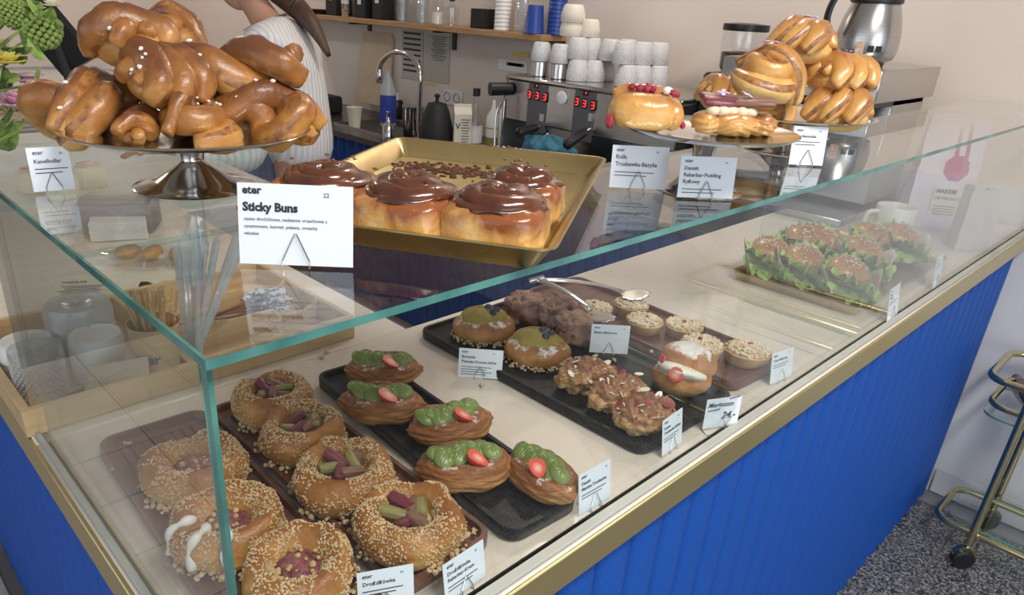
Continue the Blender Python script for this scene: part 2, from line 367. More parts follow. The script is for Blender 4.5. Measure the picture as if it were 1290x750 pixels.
# ================================================================ pastry materials
M['bun'] = bread('bun_crust', (.66, .38, .12), (.52, .24, .055), (.30, .105, .025), .45, .10, sp=(.1, .55, .95), bump=.8)
M['custard'] = pm('custard', (.66, .50, .26), (.58, .40, .18), scale=60, rough=.5, bump=.6)
M['bunlight'] = bread('light_bun_crust', (.72, .47, .20), (.52, .26, .075), (.28, .10, .028), .36, .3, sp=(.1, .55, .95))
M['danish'] = bread('laminated_crust', (.66, .36, .11), (.47, .19, .05), (.24, .08, .022), .50, .06, sugar=.32, bump=1.0, streak=9, bsc=90, nw=1.5)
M['brioche'] = bread('brioche_crust', (.64, .36, .12), (.47, .21, .055), (.25, .09, .03), .45, .1, sugar=.58)
M['knot'] = bread('knot_crust', (.64, .36, .11), (.40, .165, .038), (.15, .05, .017), .36, .12, nsc=22, bump=.4, sp=(.02, .42, .86), nw=1.2)
M['knot_l'] = bread('pale_knot_crust', (.78, .52, .20), (.64, .33, .09), (.33, .12, .035), .30, .3, nsc=22, bump=.4, sp=(.05, .5, .95), nw=1.3)
M['sticky_side'] = bread('sticky_bun_side', (.82, .60, .32), (.70, .40, .13), (.26, .075, .02), .28, .3, nsc=22, bump=.4, sp=(.24, .52, .84), nw=1.5)
M['caramel'] = pm('dark_caramel', (.12, .033, .012), (.06, .016, .008), scale=30, rough=.2, coat=.5, bump=.25, bsc=60)
M['cinnamon'] = pm('cinnamon_filling', (.13, .05, .025), (.20, .085, .035), scale=80, rough=.5, bump=.5)
M['crumb'] = pm('pale_crumble', (.70, .52, .31), (.54, .36, .18), scale=60, rough=.75)
M['crumb_w'] = pm('sugared_crumble', (.80, .69, .52), (.66, .48, .28), scale=50, rough=.75)
M['short'] = pm('shortcrust', (.70, .46, .22), (.60, .35, .14), scale=40, rough=.6, bump=.3)
M['rhub_g'] = pm('green_rhubarb', (.30, .25, .09), (.17, .14, .05), scale=30, rough=.45, st=(1, 8, 8), bump=.5)
M['rhub_r'] = pm('red_rhubarb', (.20, .035, .05), (.11, .02, .035), scale=30, rough=.38, st=(1, 8, 8), bump=.5)
M['rhub_b'] = pm('baked_rhubarb', (.27, .14, .09), (.17, .07, .05), scale=30, rough=.45, st=(1, 8, 8), bump=.5)
M['jam'] = pm('berry_jam', (.13, .02, .04), (.36, .13, .13), scale=110, rough=.25, coat=.5, bump=1)
M['icing'] = pm('white_icing', (.82, .78, .72), rough=.3, coat=.3)
M['matcha'] = pm('green_cream', (.20, .25, .065), (.13, .175, .04), scale=40, rough=.38, bump=.15, coat=.15)
M['pistachio'] = pm('olive_cream', (.36, .27, .055), (.29, .21, .04), scale=50, rough=.5, bump=.2)
M['berry'] = pm('blueberry_skin', (.018, .022, .05), (.05, .06, .11), scale=60, rough=.45)
M['straw'] = pm('strawberry_skin', (.62, .035, .025), (.50, .02, .02), scale=90, rough=.28, coat=.3, bump=.4)
M['cream'] = pm('whipped_cream', (.86, .80, .68), rough=.5, sss=.1)
M['meritozzo'] = bread('soft_bun_crust', (.70, .40, .14), (.54, .24, .06), (.36, .13, .035), .45, .1, sugar=.70)
M['loaf'] = pm('loaf_crumb', (.46, .27, .17), (.20, .07, .05), scale=55, rough=.7, bump=1, detail=6)
M['loafcrust'] = pm('loaf_crust', (.22, .085, .035), (.12, .045, .02), scale=30, rough=.5, bump=.8)
M['scone'] = bread('flaky_crust', (.62, .40, .20), (.45, .23, .09), (.26, .11, .05), .45, .25, nsc=60, bump=1.2)
M['flake'] = pm('almond_flake', (.82, .74, .62), rough=.5)
M['redbit'] = pm('dried_berry', (.32, .03, .05), rough=.5)
M['petal'] = pm('lilac_petal', (.62, .48, .78), rough=.5)
M['lettuce'] = pm('lettuce', (.42, .56, .15), (.20, .36, .07), scale=45, rough=.42, bump=.4)
M['lettuce_d'] = pm('dark_lettuce', (.24, .38, .09), (.08, .13, .05), scale=45, rough=.42, bump=.4)
M['kraft'] = pm('kraft_paper', (.42, .33, .25), (.36, .28, .21), scale=30, rough=.7, bump=.2)
M['kraft_l'] = pm('pale_kraft_paper', (.62, .55, .48), (.55, .48, .42), scale=30, rough=.7, bump=.2)
M['meat'] = pm('meat_filling', (.22, .07, .06), (.36, .16, .12), scale=90, rough=.4, bump=.6)
def strawface():
    m, t, b = nt_('strawberry_flesh'); tc = t.nodes.new('ShaderNodeTexCoord'); mp = t.nodes.new('ShaderNodeMapping')
    mp.inputs['Location'].default_value = (-.5, -.5, 0); t.links.new(tc.outputs['Generated'], mp.inputs[0])
    g = t.nodes.new('ShaderNodeVectorMath'); g.operation = 'LENGTH'; mp.inputs['Scale'].default_value = (1, 1, 0); t.links.new(mp.outputs[0], g.inputs[0])
    n = N(t, 'ShaderNodeTexNoise', Scale=9, Detail=2); t.links.new(tc.outputs['Generated'], n.inputs['Vector'])
    a = t.nodes.new('ShaderNodeMath'); a.operation = 'MULTIPLY_ADD'; a.inputs[1].default_value = .22; t.links.new(n.outputs[0], a.inputs[0]); t.links.new(g.outputs['Value'], a.inputs[2])
    t.links.new(ramp(t, a.outputs[0], [(.10, (.85, .55, .45)), (.26, (.80, .32, .24)), (.44, (.68, .08, .05))]), b.inputs['Base Color'])
    b.inputs['Roughness'].default_value = .25; b.inputs['Coat Weight'].default_value = .4; return m
M['strawf'] = strawface()
# ================================================================ trays
def tray(name, label, x0, y0, x1, y1, wid, mat, h=.020, floor=.012, rim=.007, slats=False, group=None, z0=.0005):
    """long serving tray between two short-end midpoints"""
    a = Vector((x0, y0, 0)); b = Vector((x1, y1, 0)); L = (b - a).length; rz = math.atan2(b.y - a.y, b.x - a.x)
    t = thing(name, label, 'tray', (a + b) / 2 + Vector((0, 0, z0)), rz, group)
    o = rrect(L, wid, .022); i_ = rrect(L - 2 * rim, wid - 2 * rim, .017); lo = rrect(L - .008, wid - .008, .02); f = rrect(L - 2.6 * rim, wid - 2.6 * rim, .016); n = len(o)
    rows = [(lo, 0), (o, .004), (o, h - .002), ([(x * .997, y * .99) for x, y in o], h), ([(x * 1.002, y * 1.005) for x, y in i_], h), (i_, h - .002), (f, floor)]
    mb = MB(); vs = [(x, y, z) for r, z in rows for x, y in r]
    fs = [(k * n + j, k * n + (j + 1) % n, (k + 1) * n + (j + 1) % n, (k + 1) * n + j) for k in range(len(rows) - 1) for j in range(n)]
    fs += [tuple(range(n - 1, -1, -1)), tuple(6 * n + j for j in range(n))]
    mb.add(vs, fs); mb.obj('tray_body', mat, t, ang=50)
    if slats:
        me = MB().box((0, 0, 0), (L - .06, .0105, .004), b=.0012).mesh('slat', mat); k = int((wid - .03) / .0135)
        for j in range(k): mo('slat', me, t, (0, (j - (k - 1) / 2) * .0135, floor + .002))
    return t
tray('wooden_tray', 'dark wooden tray on the far left holding three berry crumble buns', .120, .510, .100, .015, .145, M['walnut'], slats=True)
tray('wooden_tray', 'dark wooden tray under four rhubarb crumble buns', .262, .500, .262, .042, .135, M['walnut'], slats=True)
tray('black_tray', 'black tray under five green cream danishes', .430, .492, .400, .024, .118, M['slate'])
tray('black_tray', 'wide black tray with blueberry brioches, loaf slices and cream bun', .745, .535, .742, .035, .255, M['slate'], h=.018)
tray('wooden_tray', 'reddish wooden tray under the crumble tartlets beside the tongs', 1.005, .545, .975, .045, .165, M['walnut'])
# ================================================================ pastries
def crumbs(fn, n, r0, r1, mat, name='crumble', parent=None, flat=.8):
    mb = MB()
    for _ in range(n):
        p = fn()
        if p is not None: mb.ico(p, random.uniform(r0, r1), q=(1, 1, flat))
    return tag(mb.obj(name, mat, parent, ang=180, smooth=False), kind='stuff')
def ringprof(u):   # height and radius of the ring bun along its section, 0 hollow .. 1 foot
    P = [(0, .016), (.018, .017), (.027, .027), (.036, .040), (.047, .044), (.057, .038), (.063, .026), (.062, .012), (.054, .001), (0, 0)]
    k = u * 9; i = min(8, int(k)); t = k - i; return (P[i][0] * (1 - t) + P[i + 1][0] * t, P[i][1] * (1 - t) + P[i + 1][1] * t)
def ringbun(label, seed, filling, group):
    random.seed(seed); t = thing('crumble_bun', label, 'bun', group=group)
    off = Vector((seed * 3.1, seed * 1.7, 0)); ell = 1 + .06 * math.sin(seed)
    def fn(p, a):
        q = p.copy(); r = math.hypot(q.x, q.y)
        d = noise.noise(Vector((math.cos(a) * 1.3, math.sin(a) * 1.3, p.z * 20)) + off) * .007 + noise.noise(p * 60 + off) * .0025
        if r > .002: q.x += q.x / r * d * min(1, r / .04); q.y += q.y / r * d * min(1, r / .04)
        q.z = max(0, q.z + (d * .7 if p.z > .003 else 0)); q.x *= ell; return q
    prof = [ringprof(k / 26) for k in range(27)]
    MB().lathe(prof[::-1], 40, fn=fn).obj('dough', M['bun'], t, ang=180)
    def on():
        a = random.uniform(0, 2 * PI); u = random.uniform(.22, .80)
        if fbm((math.cos(a) * .04 + seed, math.sin(a) * .04, u * .05), 30) < -.22: return None
        r, z = ringprof(u); return fn(Vector((r * math.cos(a), r * math.sin(a), z)), a) + Vector((0, 0, .0004))
    crumbs(on, 2000, .0008, .0018, M['crumb'], parent=t)
    def foot():
        a = random.uniform(0, 2 * PI)
        if noise.noise(Vector((math.cos(a) * 1.5, math.sin(a) * 1.5, seed))) < -.05: return None
        r = random.uniform(.054, .069); return Vector((r * math.cos(a) * ell, r * math.sin(a), random.uniform(.001, .009)))
    crumbs(foot, 170, .002, .0042, M['crumb'], 'crumble_foot', t)
    if filling == 'rhubarb':
        MB().blob((0, 0, .020), (.032, .031, .010), 28, 10, lambda p, d: p * (1 + .2 * noise.noise(d * 4 + off))).obj('custard', M['custard'], t, ang=180)
        for k in range(6):
            a = k * 1.05 + random.uniform(-.25, .25); rr = random.uniform(.013, .020); mt = (M['rhub_g'], M['rhub_b'], M['rhub_r'], M['rhub_g'], M['rhub_r'], M['rhub_b'])[(k + seed) % 6]
            mb = MB(); mb.tube([(x, 0, .0015 * math.sin(x * 90)) for x in (-.0165, -.0155, 0, .0155, .0165)], (.005, .0078, .0086, .0078, .005), 9, fy=.8)
            mb.obj('rhubarb_piece', mt, t, (rr * math.cos(a), rr * math.sin(a), .031 + random.uniform(0, .006)), (random.uniform(-.3, .3), random.uniform(-.35, .35), a + random.choice((0, 1.5)) + random.uniform(-.4, .4)))
    else:
        def jf(p, d): return p * (1 + .22 * noise.noise(p * 160 + off)) + Vector((0, 0, 0))
        MB().blob((0, 0, .021), (.029, .027, .012), 30, 14, jf).obj('berry_filling', M['jam'], t, ang=180)
        crumbs(lambda: Vector((random.gauss(0, .013), random.gauss(0, .012), .032 + random.uniform(-.001, .001))), 12, .002, .0045, M['custard'], 'filling_bits', t)
        if seed % 2:
            mb = MB()
            for k in range(3):
                a = 3.6 + k * .62; mb.tube(spline([(r * math.cos(a + w_), r * math.sin(a + w_), z) for r, z, w_ in ((.034, .042, 0), (.050, .045, .05), (.0635, .034, -.03), (.067, .014, .04))], 5), [.0022 + .0040 * abs(math.sin(j * .5 + k)) for j in range(16)], 8)
            mb.obj('icing_drip', M['icing'], t, ang=180)
    return t
gb = 'rhubarb crumble buns on the wooden tray'
rb = [(345, 507, 'rhubarb crumble bun at the back of the wooden tray, rhubarb pieces on top', 3), (381, 549, 'rhubarb crumble bun second from the back of its wooden tray', 5), (433, 603, 'rhubarb crumble bun third from the back, red and yellow stalks in its hollow', 8), (515, 662, 'rhubarb crumble bun nearest the front of the wooden tray, whole ring in view', 10)]
for px, py, lb, sd in rb:
    b = ringbun(lb, sd, 'rhubarb', gb); p = at(px, py, .036); b.location = (p.x, p.y, .0165); b.rotation_euler.z = sd; b.scale = (.86 + .013 * sd,) * 2 + (1.10,)
for px, py, lb, sd in [(246, 594, 'berry crumble bun seen through the left glass pane, at the back of its tray', 2), (288, 666, 'berry crumble bun with white icing drips behind the glass corner edge', 7), (377, 722, 'berry crumble bun at the bottom edge, dark jam filling in its middle', 4)]:
    b = ringbun(lb, sd, 'jam', 'berry crumble buns on the left wooden tray'); p = at(px, py, .036); b.location = (p.x, p.y, .0165); b.rotation_euler.z = -.6; b.scale = (.93, .93, 1.08)
def strawhalf(parent, loc, rot, s=1.0):
    mb = MB(); prof = [(0, -.016), (.006, -.013), (.0105, -.006), (.0125, .002), (.011, .009), (.006, .0125), (0, .013)]
    n = 14; vs = []; fs = []
    for r, y in prof:
        for k in range(n): a = PI * k / (n - 1); vs.append((max(r, .0002) * math.cos(a), y, -max(r, .0002) * math.sin(a) * .8))
    for i in range(len(prof) - 1):
        for k in range(n - 1): fs.append((i * n + k, i * n + k + 1, (i + 1) * n + k + 1, (i + 1) * n + k))
    mb.add(vs, fs, 0); pf = [(r, y, .0004) for r, y in prof] + [(-r, y, .0004) for r, y in prof[::-1]]; mb.add(pf, [tuple(range(len(pf) - 1, -1, -1))], 1)
    o = mb.obj('strawberry_half', [M['straw'], M['strawf']], parent, loc, rot, ang=60); o.scale = (s, s, s); return o
def gdanish(label, seed, px, py, rz, sl=1.0):
    random.seed(seed); t = thing('green_cream_danish', label, 'pastry', group='green cream danishes on the black tray')
    def fn(p, d):
        x = p.x / .060; tap = (1 - min(1, abs(x)) ** 4.5) * .82 + .18
        q = Vector((p.x * 1.04, p.y * tap, p.z * (.62 + .38 * tap)))
        lam = abs(math.sin((q.z * 330 + q.y * 150 + q.x * 40 + 2.5 * noise.noise(q * 30)) + seed)) * .0032 * (1 - abs(d.z))
        q += Vector((d.x, d.y, 0)) * lam + Vector((0, 0, noise.noise(q * 35 + Vector((seed, 0, 0))) * .004)); q.z = max(q.z, -.019)
        if d.z > .3: q.z -= .010 * max(0, 1 - (abs(p.x) / .045) ** 2) * max(0, 1 - (abs(p.y) / .026) ** 2)
        return q
    MB().blob((0, 0, .019), (.060, .040, .024), 72, 40, fn, pw=.85).obj('dough', M['danish'], t, ang=180)
    # piped ribbon of cream folded into an S, with ridges
    mb = MB(); nl = 8      # broad ribbed folds of piped cream overlapping like petals
    for k in range(nl):
        q = k / (nl - 1); sg = (-1) ** (k + seed); X = Matrix.Translation((-.037 + .068 * q, .004 + .003 * sg + .006 * math.sin(q * 5 + seed), .0385 + .0012 * (k % 2))) @ Euler((.10 * sg, .30, .55 * sg + random.uniform(-.15, .15))).to_matrix().to_4x4()
        w_ = .0205 * (.70 + .30 * math.sin(PI * (q * .8 + .15)))
        mb.blob((0, 0, 0), (.0165, w_, .0075), 72, 14, lambda p, d, w_=w_: Vector((p.x * (1 - .45 * max(0, p.y / w_)) + .004 * (p.y / w_) ** 2, p.y, p.z + .0009 * math.sin(p.x * 2300) * max(0, d.z) - 14 * p.y * p.y)), M=X)
    o = mb.obj('green_cream', M['matcha'], t, ang=180)
    strawhalf(t, (.010, -.019, .045), (.45, .1, 1.1), 1.0)
    p = at(px, py, .034); t.location = (p.x, p.y, .0125); t.rotation_euler.z = rz; t.scale = (sl, sl, sl); t.location.y = max(t.location.y, .074); return t
R_ = FACE
gdanish('green cream danish at the back of the black tray', 1, 484, 464, R_ + .10, .98)
gdanish('green cream danish second from the back, left of the tray middle', 2, 481, 507, R_ + .02, 1.02)
gdanish('green cream danish third from the back, tilted up to its right', 3, 568, 533, R_ + .38)
gdanish('green cream danish fourth from the back, strawberry half near its right end', 4, 587, 586, R_ + .15, 1.02)
gdanish('green cream danish at the front, beside the slanted card at the glass', 5, 691, 600, R_ - 1.0, .92)
def bbrioche(label, seed, px, py, rz):
    random.seed(seed); t = thing('blueberry_brioche', label, 'pastry', group='blueberry brioches with olive cream on the wide black tray')
    off = Vector((seed, seed, 0))
    def fn(p, d): q = p * (1 + .07 * noise.noise(d * 2.2 + off)); q.z = max(q.z, -.02) + .002 * noise.noise(p * 90); return q
    MB().blob((0, 0, .020), (.058, .050, .027), 44, 22, fn).obj('dough', M['brioche'], t, ang=180)
    def foot():
        a = random.uniform(0, 2 * PI); r = random.uniform(.046, .060); return Vector((r * math.cos(a), r * .88 * math.sin(a), random.uniform(.001, .010)))
    crumbs(foot, 190, .002, .0036, M['crumb'], 'crumble_foot', t)
    def cap(p, d):
        q = p.copy(); q.x += .006 * noise.noise(d * 2 + off); q.z = max(q.z, -.003) + .0011 * math.sin(p.x * 1500 + p.y * 200) * max(0, d.z + .2); q.y *= 1 - .3 * max(0, p.x / .04); return q
    MB().blob((0, .003, .035), (.045, .038, .021), 90, 20, cap).obj('olive_cream', M['pistachio'], t, ang=180)
    for dx, dy, dz in ((.006, .004, .0565), (.020, .000, .0535), (.012, -.012, .0525)):
        mb = MB().lathe([(0, -.0068), (.005, -.005), (.0070, 0), (.0055, .0045), (.0030, .0058), (.0026, .0045), (0, .0044)], 14); mb.obj('blueberry', M['berry'], t, (dx, dy, dz), (random.uniform(-.6, .6), random.uniform(-.6, .6), 0), ang=180)
    p = at(px, py, .032); t.location = (p.x, p.y, .0125); t.rotation_euler.z = rz
bbrioche('olive cream brioche with blueberries at the back left corner of the tray', 1, 610, 412, R_ + .1)
bbrioche('olive cream brioche with blueberries behind the small card, nearer the front', 4, 677, 441, R_ - .15)
# loaf slices
for k, (px, py, rz, lb) in enumerate([(664, 388, .1, 'marbled raspberry loaf slice at the back left of the three'), (705, 394, .25, 'marbled raspberry loaf slice in the middle of the three'), (727, 414, .1, 'marbled raspberry loaf slice behind the card at the tongs')]):
    t = thing('loaf_slice', lb, 'cake', group='raspberry loaf slices on the black tray')
    def fn(p, d, k=k):
        q = p.copy(); q += d * (.010 * noise.noise(p * 45 + Vector((k * 5, 0, 0))) + .005 * noise.noise(p * 150) + .003 * noise.noise(p * 330))
        q.z = max(q.z, -.024)
        if q.z > .012: q.z += .006 * (1 - (q.x / .03) ** 2)
        return q
    MB().blob((0, 0, .0), (.039, .024, .027), 80, 50, fn, pw=.38).obj('crumb', M['loaf'], t, ang=180)
    def fc(p, d, k=k):
        q = fn(p, d); return Vector((q.x * 1.03, q.y * .93, q.z * 1.0 - .0012 if q.z < -.02 else q.z * .97))
    MB().blob((0, -.0, -.0005), (.0385, .0225, .0255), 40, 24, fc, pw=.3).obj('crust', M['loafcrust'], t, ang=180)
    p = at(px, py, .040); t.location = (p.x, p.y, .0375); t.rotation_euler = (.12, 0, R_ + rz)
# flaked croissant rolls
for k, (px, py, rz, lb) in enumerate([(737, 474, .1, 'flaky pastry roll with coconut flakes, furthest of the three'), (777, 497, .35, 'flaky pastry roll with red bits, middle of the three'), (812, 522, .2, 'flaky pastry roll with almond flakes behind the slanted card, nearest the glass')]):
    t = thing('flaky_roll', lb, 'pastry', group='flaky strawberry rolls on the wide black tray'); random.seed(k + 40)
    def fn(p, d, k=k):
        q = p * (1 + .20 * noise.noise(d * 2.4 + Vector((k * 3, 1, 0))) + .10 * noise.noise(d * 9) + .06 * noise.noise(d * 22)); q += d * .0022 * math.sin(q.x * 420 + 4 * noise.noise(q * 40)); q.z = max(q.z, -.019); return q
    MB().blob((0, 0, .02), (.043, .029, .025), 80, 44, fn).obj('dough', M['scone'], t, ang=180)
    mb = MB(); mr = MB()
    for _ in range(22):
        a = random.uniform(0, 2 * PI); e = random.uniform(.15, 1.2); d = Vector((math.cos(a) * math.cos(e), math.sin(a) * math.cos(e), math.sin(e)))
        q = fn(Vector((d.x * .043, d.y * .029, d.z * .025)), d) + Vector((0, 0, .0205)); r = random.uniform(.0025, .0055)
        X = Matrix.Translation(q) @ Euler((random.uniform(-.9, .9), random.uniform(-.9, .9), random.uniform(0, 6))).to_matrix().to_4x4()
        (mr if random.random() < .4 else mb).hull([(r * math.cos(j * PI / 3) * 1.5, r * math.sin(j * PI / 3) * .8, z) for j in range(6) for z in (0, .0009)], M=X)
    tag(mb.obj('almond_flakes', M['flake'], t, smooth=False), kind='stuff'); tag(mr.obj('berry_bits', M['redbit'], t, smooth=False), kind='stuff')
    p = at(px, py, .034); t.location = (p.x, p.y, .0125); t.rotation_euler.z = R_ + rz + .2; t.scale = (1.12, 1.12, 1.12)
# cream bun (split, filled, dusted)
t = thing('cream_bun', 'split round bun with whipped cream and a strawberry slice, dusted with sugar', 'bun'); p = at(860, 468, .042); t.location = (p.x, p.y, .0125); t.rotation_euler.z = R_ - .1
def lobe(p, d): q = p * (1 + .04 * noise.noise(d * 2)); q.z = max(q.z, -.020); return q
TL = Matrix.Rotation(-.34, 4, 'X') @ Matrix.Rotation(.22, 4, 'Y')
MB().blob((0, 0, .0), (.048, .045, .030), 44, 20, lobe).obj('lower_half', M['meritozzo'], t, (0, 0, .020), ang=180)
MB().blob((.004, .006, .008), (.046, .043, .031), 44, 20, lambda p, d: p * (1 + .04 * noise.noise(d * 2)), M=TL).obj('upper_half', M['meritozzo'], t, (.004, .003, .040), ang=180)
MB().blob((-.002, -.006, -.004), (.040, .040, .013), 36, 14, lambda p, d: p * (1 + .06 * noise.noise(d * 3)), M=TL).obj('whipped_cream', M['cream'], t, (-.001, -.003, .036), ang=180)
MB().lathe([(0, -.002), (.0115, -.002), (.0130, 0), (.0115, .002), (0, .002)], 20).obj('strawberry_slice', [M['strawf']], t, (-.020, -.042, .043), (PI / 2 - .25, 0, -.45))
MB().lathe([(0, -.002), (.006, -.002), (.0075, 0), (.006, .002), (0, .002)], 16).obj('strawberry_slice', [M['straw']], t, (-.040, -.018, .058), (PI / 2 - .3, .4, -1.2))
# tartlets
tart = thing('crumble_tartlet', 'round crumble tartlet at the front of the wooden tray, nearest the glass', 'tart', group='crumble tartlets on the reddish wooden tray')
MB().lathe([(0, 0), (.030, 0), (.034, .003), (.0385, .022), (.037, .024), (.034, .020), (0, .019)], 36).obj('shell', M['short'], tart, ang=50)
random.seed(5); MB().blob((0, 0, .019), (.0345, .0345, .010), 30, 10, lambda p, d: p * (1 + .12 * noise.noise(d * 5))).obj('filling', M['crumb_w'], tart, ang=180)
def tt():
    a = random.uniform(0, 2 * PI); r = .036 * math.sqrt(random.random()); return Vector((r * math.cos(a), r * math.sin(a), .029 - 4 * r * r + random.uniform(-.001, .003)))
crumbs(tt, 260, .0018, .0042, M['crumb_w'], parent=tart)
MB().blob((.004, .003, .0325), (.0055, .004, .003), 10, 6, lambda p, d: p * (1 + .3 * noise.noise(d * 3))).obj('raspberry_piece', M['redbit'], tart, ang=180)
tp = [(941, 445, None), (884, 437, 'round crumble tartlet behind the cream bun'), (862, 412, 'round crumble tartlet in the right row, second from the front'), (812, 406, 'round crumble tartlet with pink berry, left row behind the loaf card'), (795, 385, 'round crumble tartlet next to the tongs tip, right row'), (748, 390, 'round crumble tartlet under the lower tong scallop')]
for k, (px, py, lb) in enumerate(tp):
    p = at(px, py, .030); l = (p.x, p.y, .0125)
    if k == 0: tart.location = l; tart.rotation_euler.z = -.6; tart.scale = (1.05,) * 3
    else: dup(tart, l, k * 1.3, lb, 1.0 if k < 2 else .93)
# loose crumbs on trays and marble
random.seed(11); k = 0
for px, py, z in [(512, 660, .013), (556, 545, .013), (462, 520, .013), (820, 445, .013), (752, 458, .013), (773, 455, .013), (598, 672, .014), (400, 510, .013), (488, 548, .013), (607, 487, .0005), (405, 452, .0005), (412, 445, .0005), (834, 488, .013), (160, 560, .014), (145, 590, .014), (215, 560, .014)]:
    p = at(px, py, z); mb = MB()
    for _ in range(5): mb.ico((random.uniform(-.004, .004), random.uniform(-.004, .004), .0022), random.uniform(.0016, .003))
    tag(mb.obj('crumb', M['crumb'], None, (p.x, p.y, z + .0003), smooth=False), ('small pastry crumb lying on a tray' if z > .01 else 'small pastry crumb lying on the marble'), 'crumb', 'loose crumbs on trays' if z > .01 else 'loose crumbs on the marble')
# tongs
tg = thing('serving_tongs', 'steel serving tongs resting across the loaf slices and tartlets', 'tongs')
A = at(676, 352, .085)
for e, nm in ((at(757, 400, .066), 0), (at(800, 372, .048), 1)):
    d = (e - A); pts = [A + d * s_ + Vector((0, 0, .010 * math.sin(PI * s_))) for s_ in (0, .04, .2, .4, .6, .8, .86)]
    MB().tube(pts, (.004, .009, .010, .0085, .007, .006, .006), 10, fy=.35).obj('arm', M['steel'], tg, ang=180)
    rz = math.atan2(d.y, d.x); n = 32
    def sc(p, dd):
        a = math.atan2(dd.y, dd.x); k2 = 1 + .10 * math.cos(a * 9) * (1 - abs(dd.z)); return Vector((p.x * k2, p.y * k2, p.z + 3.2 * (p.x ** 2 + p.y ** 2)))
    MB().blob((0, 0, 0), (.030, .021, .0018), n, 8, sc).obj('scalloped_head', M['steel'], tg, e, (.15, -.1, rz), ang=180)
MB().tube([A + Vector((-.012, .008, -.004)), A, A + Vector((.012, -.008, .004))], .0055, 10).obj('hinge', M['steel'], tg)
# ================================================================ price cards
_txt = {}
def text_mb(mb, s, x, z, size, bold=0.0, mid=0, shear=0.0, y=-.0006, align='LEFT'):
    k = (s, round(size, 5), bold, shear, align)
    if k not in _txt:
        cu = bpy.data.curves.new('t', 'FONT'); cu.body = s; cu.size = size; cu.offset = bold; cu.shear = shear; cu.resolution_u = 2; cu.align_x = align; cu.extrude = .00008
        o = bpy.data.objects.new('t', cu); COL.objects.link(o)
        me = bpy.data.meshes.new_from_object(o.evaluated_get(bpy.context.evaluated_depsgraph_get()))
        _txt[k] = ([v.co.copy() for v in me.vertices], [tuple(p.vertices) for p in me.polygons])
        bpy.data.objects.remove(o); bpy.data.curves.remove(cu); bpy.data.meshes.remove(me)
    vs, fs = _txt[k]
    mb.add([(x + v.x, y - v.z, z + v.y) for v in vs], fs, mid)
def card(label, loc, rz, w_, h_, lines, lean=.16, base=0.0, stand='wire', group='price cards'):
    """upright paper card leaning on a bent wire stand; lines = (text, x, z from the top, size, bold)"""
    t = thing('price_card', label, 'card', (loc[0], loc[1], base), rz, group)
    L = Matrix.Translation((0, 0, .0025)) @ Matrix.Rotation(-lean, 4, 'X')
    MB().box((0, 0, h_ / 2), (w_, .0007, h_), M=L).obj('paper', M['paper'], t, smooth=False); pp_ = t.children[0]
    mb = MB()
    for ln in lines:
        if len(ln) == 5 and ln[0] is not None: text_mb(mb, ln[0], -w_ / 2 + ln[1], h_ - ln[2], ln[3], ln[4])
        elif ln[0] is None: mb.box((-w_ / 2 + ln[1] + ln[3] / 2, -.0006, h_ - ln[2]), (ln[3], .0004, ln[4]))
    mb.v = [tuple(L @ Vector(v)) for v in mb.v]
    if lines: mb.obj('lettering', M['ink'], pp_, smooth=False)
    s = h_ * .40
    if stand == 'wire':
        f_ = -.0022
        pts = [L @ Vector(p) for p in ((-s * .42, f_, .004), (-.0006, f_, s), (.0006, f_, s), (s * .42, f_, .004))]
        mb = MB().tube(pts, .0006, 6).tube([pts[0], Vector((-s * .42, -.004, .0012)), Vector((-s * .5, .020, .0012)), Vector((s * .5, .020, .0012)), Vector((s * .42, -.004, .0012)), pts[3]], .0006, 6)
        mb.obj('wire_stand', M['steel'], t)
    else:
        mb = MB().tube([(.020 * math.cos(a * PI / 12) - .012, .020 * math.sin(a * PI / 12) - .006, .0012) for a in range(24)], .0009, 6, closed=True)
        mb.tube([(.004, -.003, .001), (.006, -.0035, .008), (.0, -.004, .020), (.006, -.004, .028), (.013, -.004, .020), (.008, -.0035, .009), (.010, -.003, .001)], .0009, 6)
        mb.obj('wire_stand', M['steel'], t)
    return t
def std(head, sub=(), price='24', w_=.07, h_=.052, small=2, hs=.0062):
    L = [('eter', .005, .0075, .0062, .00008), (price, w_ - .014, .008, .0035, 0)]; z = .0165
    for h in head: L.append((h, .005, z, hs, .0001)); z += hs * 1.22
    for k in range(small): L.append((None, .005, z + k * .0042 - .001, w_ * (.72 - .13 * (k % 2)), .0009))
    return L
# on the glass top
p = at(374, 338, GZ)
card('large white card reading Sticky Buns in front of the golden baking tray', p, FACE + .02, .0945, .067, [('eter', .004, .0085, .0092, .0003), ('22', .070, .0095, .0052, 0), ('Sticky Buns', .004, .0225, .0098, .00045), ('ciasto drożdżowe, nadzienie orzechowe z', .0045, .0305, .0040, 0), ('cynamonem, karmel, pekany, orzechy', .0045, .0365, .0040, 0), ('włoskie', .0045, .0425, .0040, 0)], base=GZ)
p = at(802, 240, GZ); card('white card reading Rolls on the glass top under the strawberry roll', p, FACE, .0725, .053, std(['Rolls', 'Truskawka-Bazylia'], h_=.053, hs=.0072), base=GZ)
p = at(887, 252, GZ); card('white card reading Danish Ryżowy before the stem of the middle cake stand', p, FACE + .05, .0705, .050, std(['Danish', 'Rabarbar-Pudding', 'Ryżowy'], hs=.0066), base=GZ)
p = at(1014, 210, GZ); card('small white card reading Kardamonka by the stand of knotted buns', p, FACE + .02, .054, .058, std(['Kardamonka'], w_=.054), base=GZ)
p = at(70, 243, GZ); card('narrow white card reading Kanelbullar at the left end of the glass top', p, FACE + .55, .040, .046, std(['Kanelbullar'], w_=.044, hs=.0058), base=GZ)
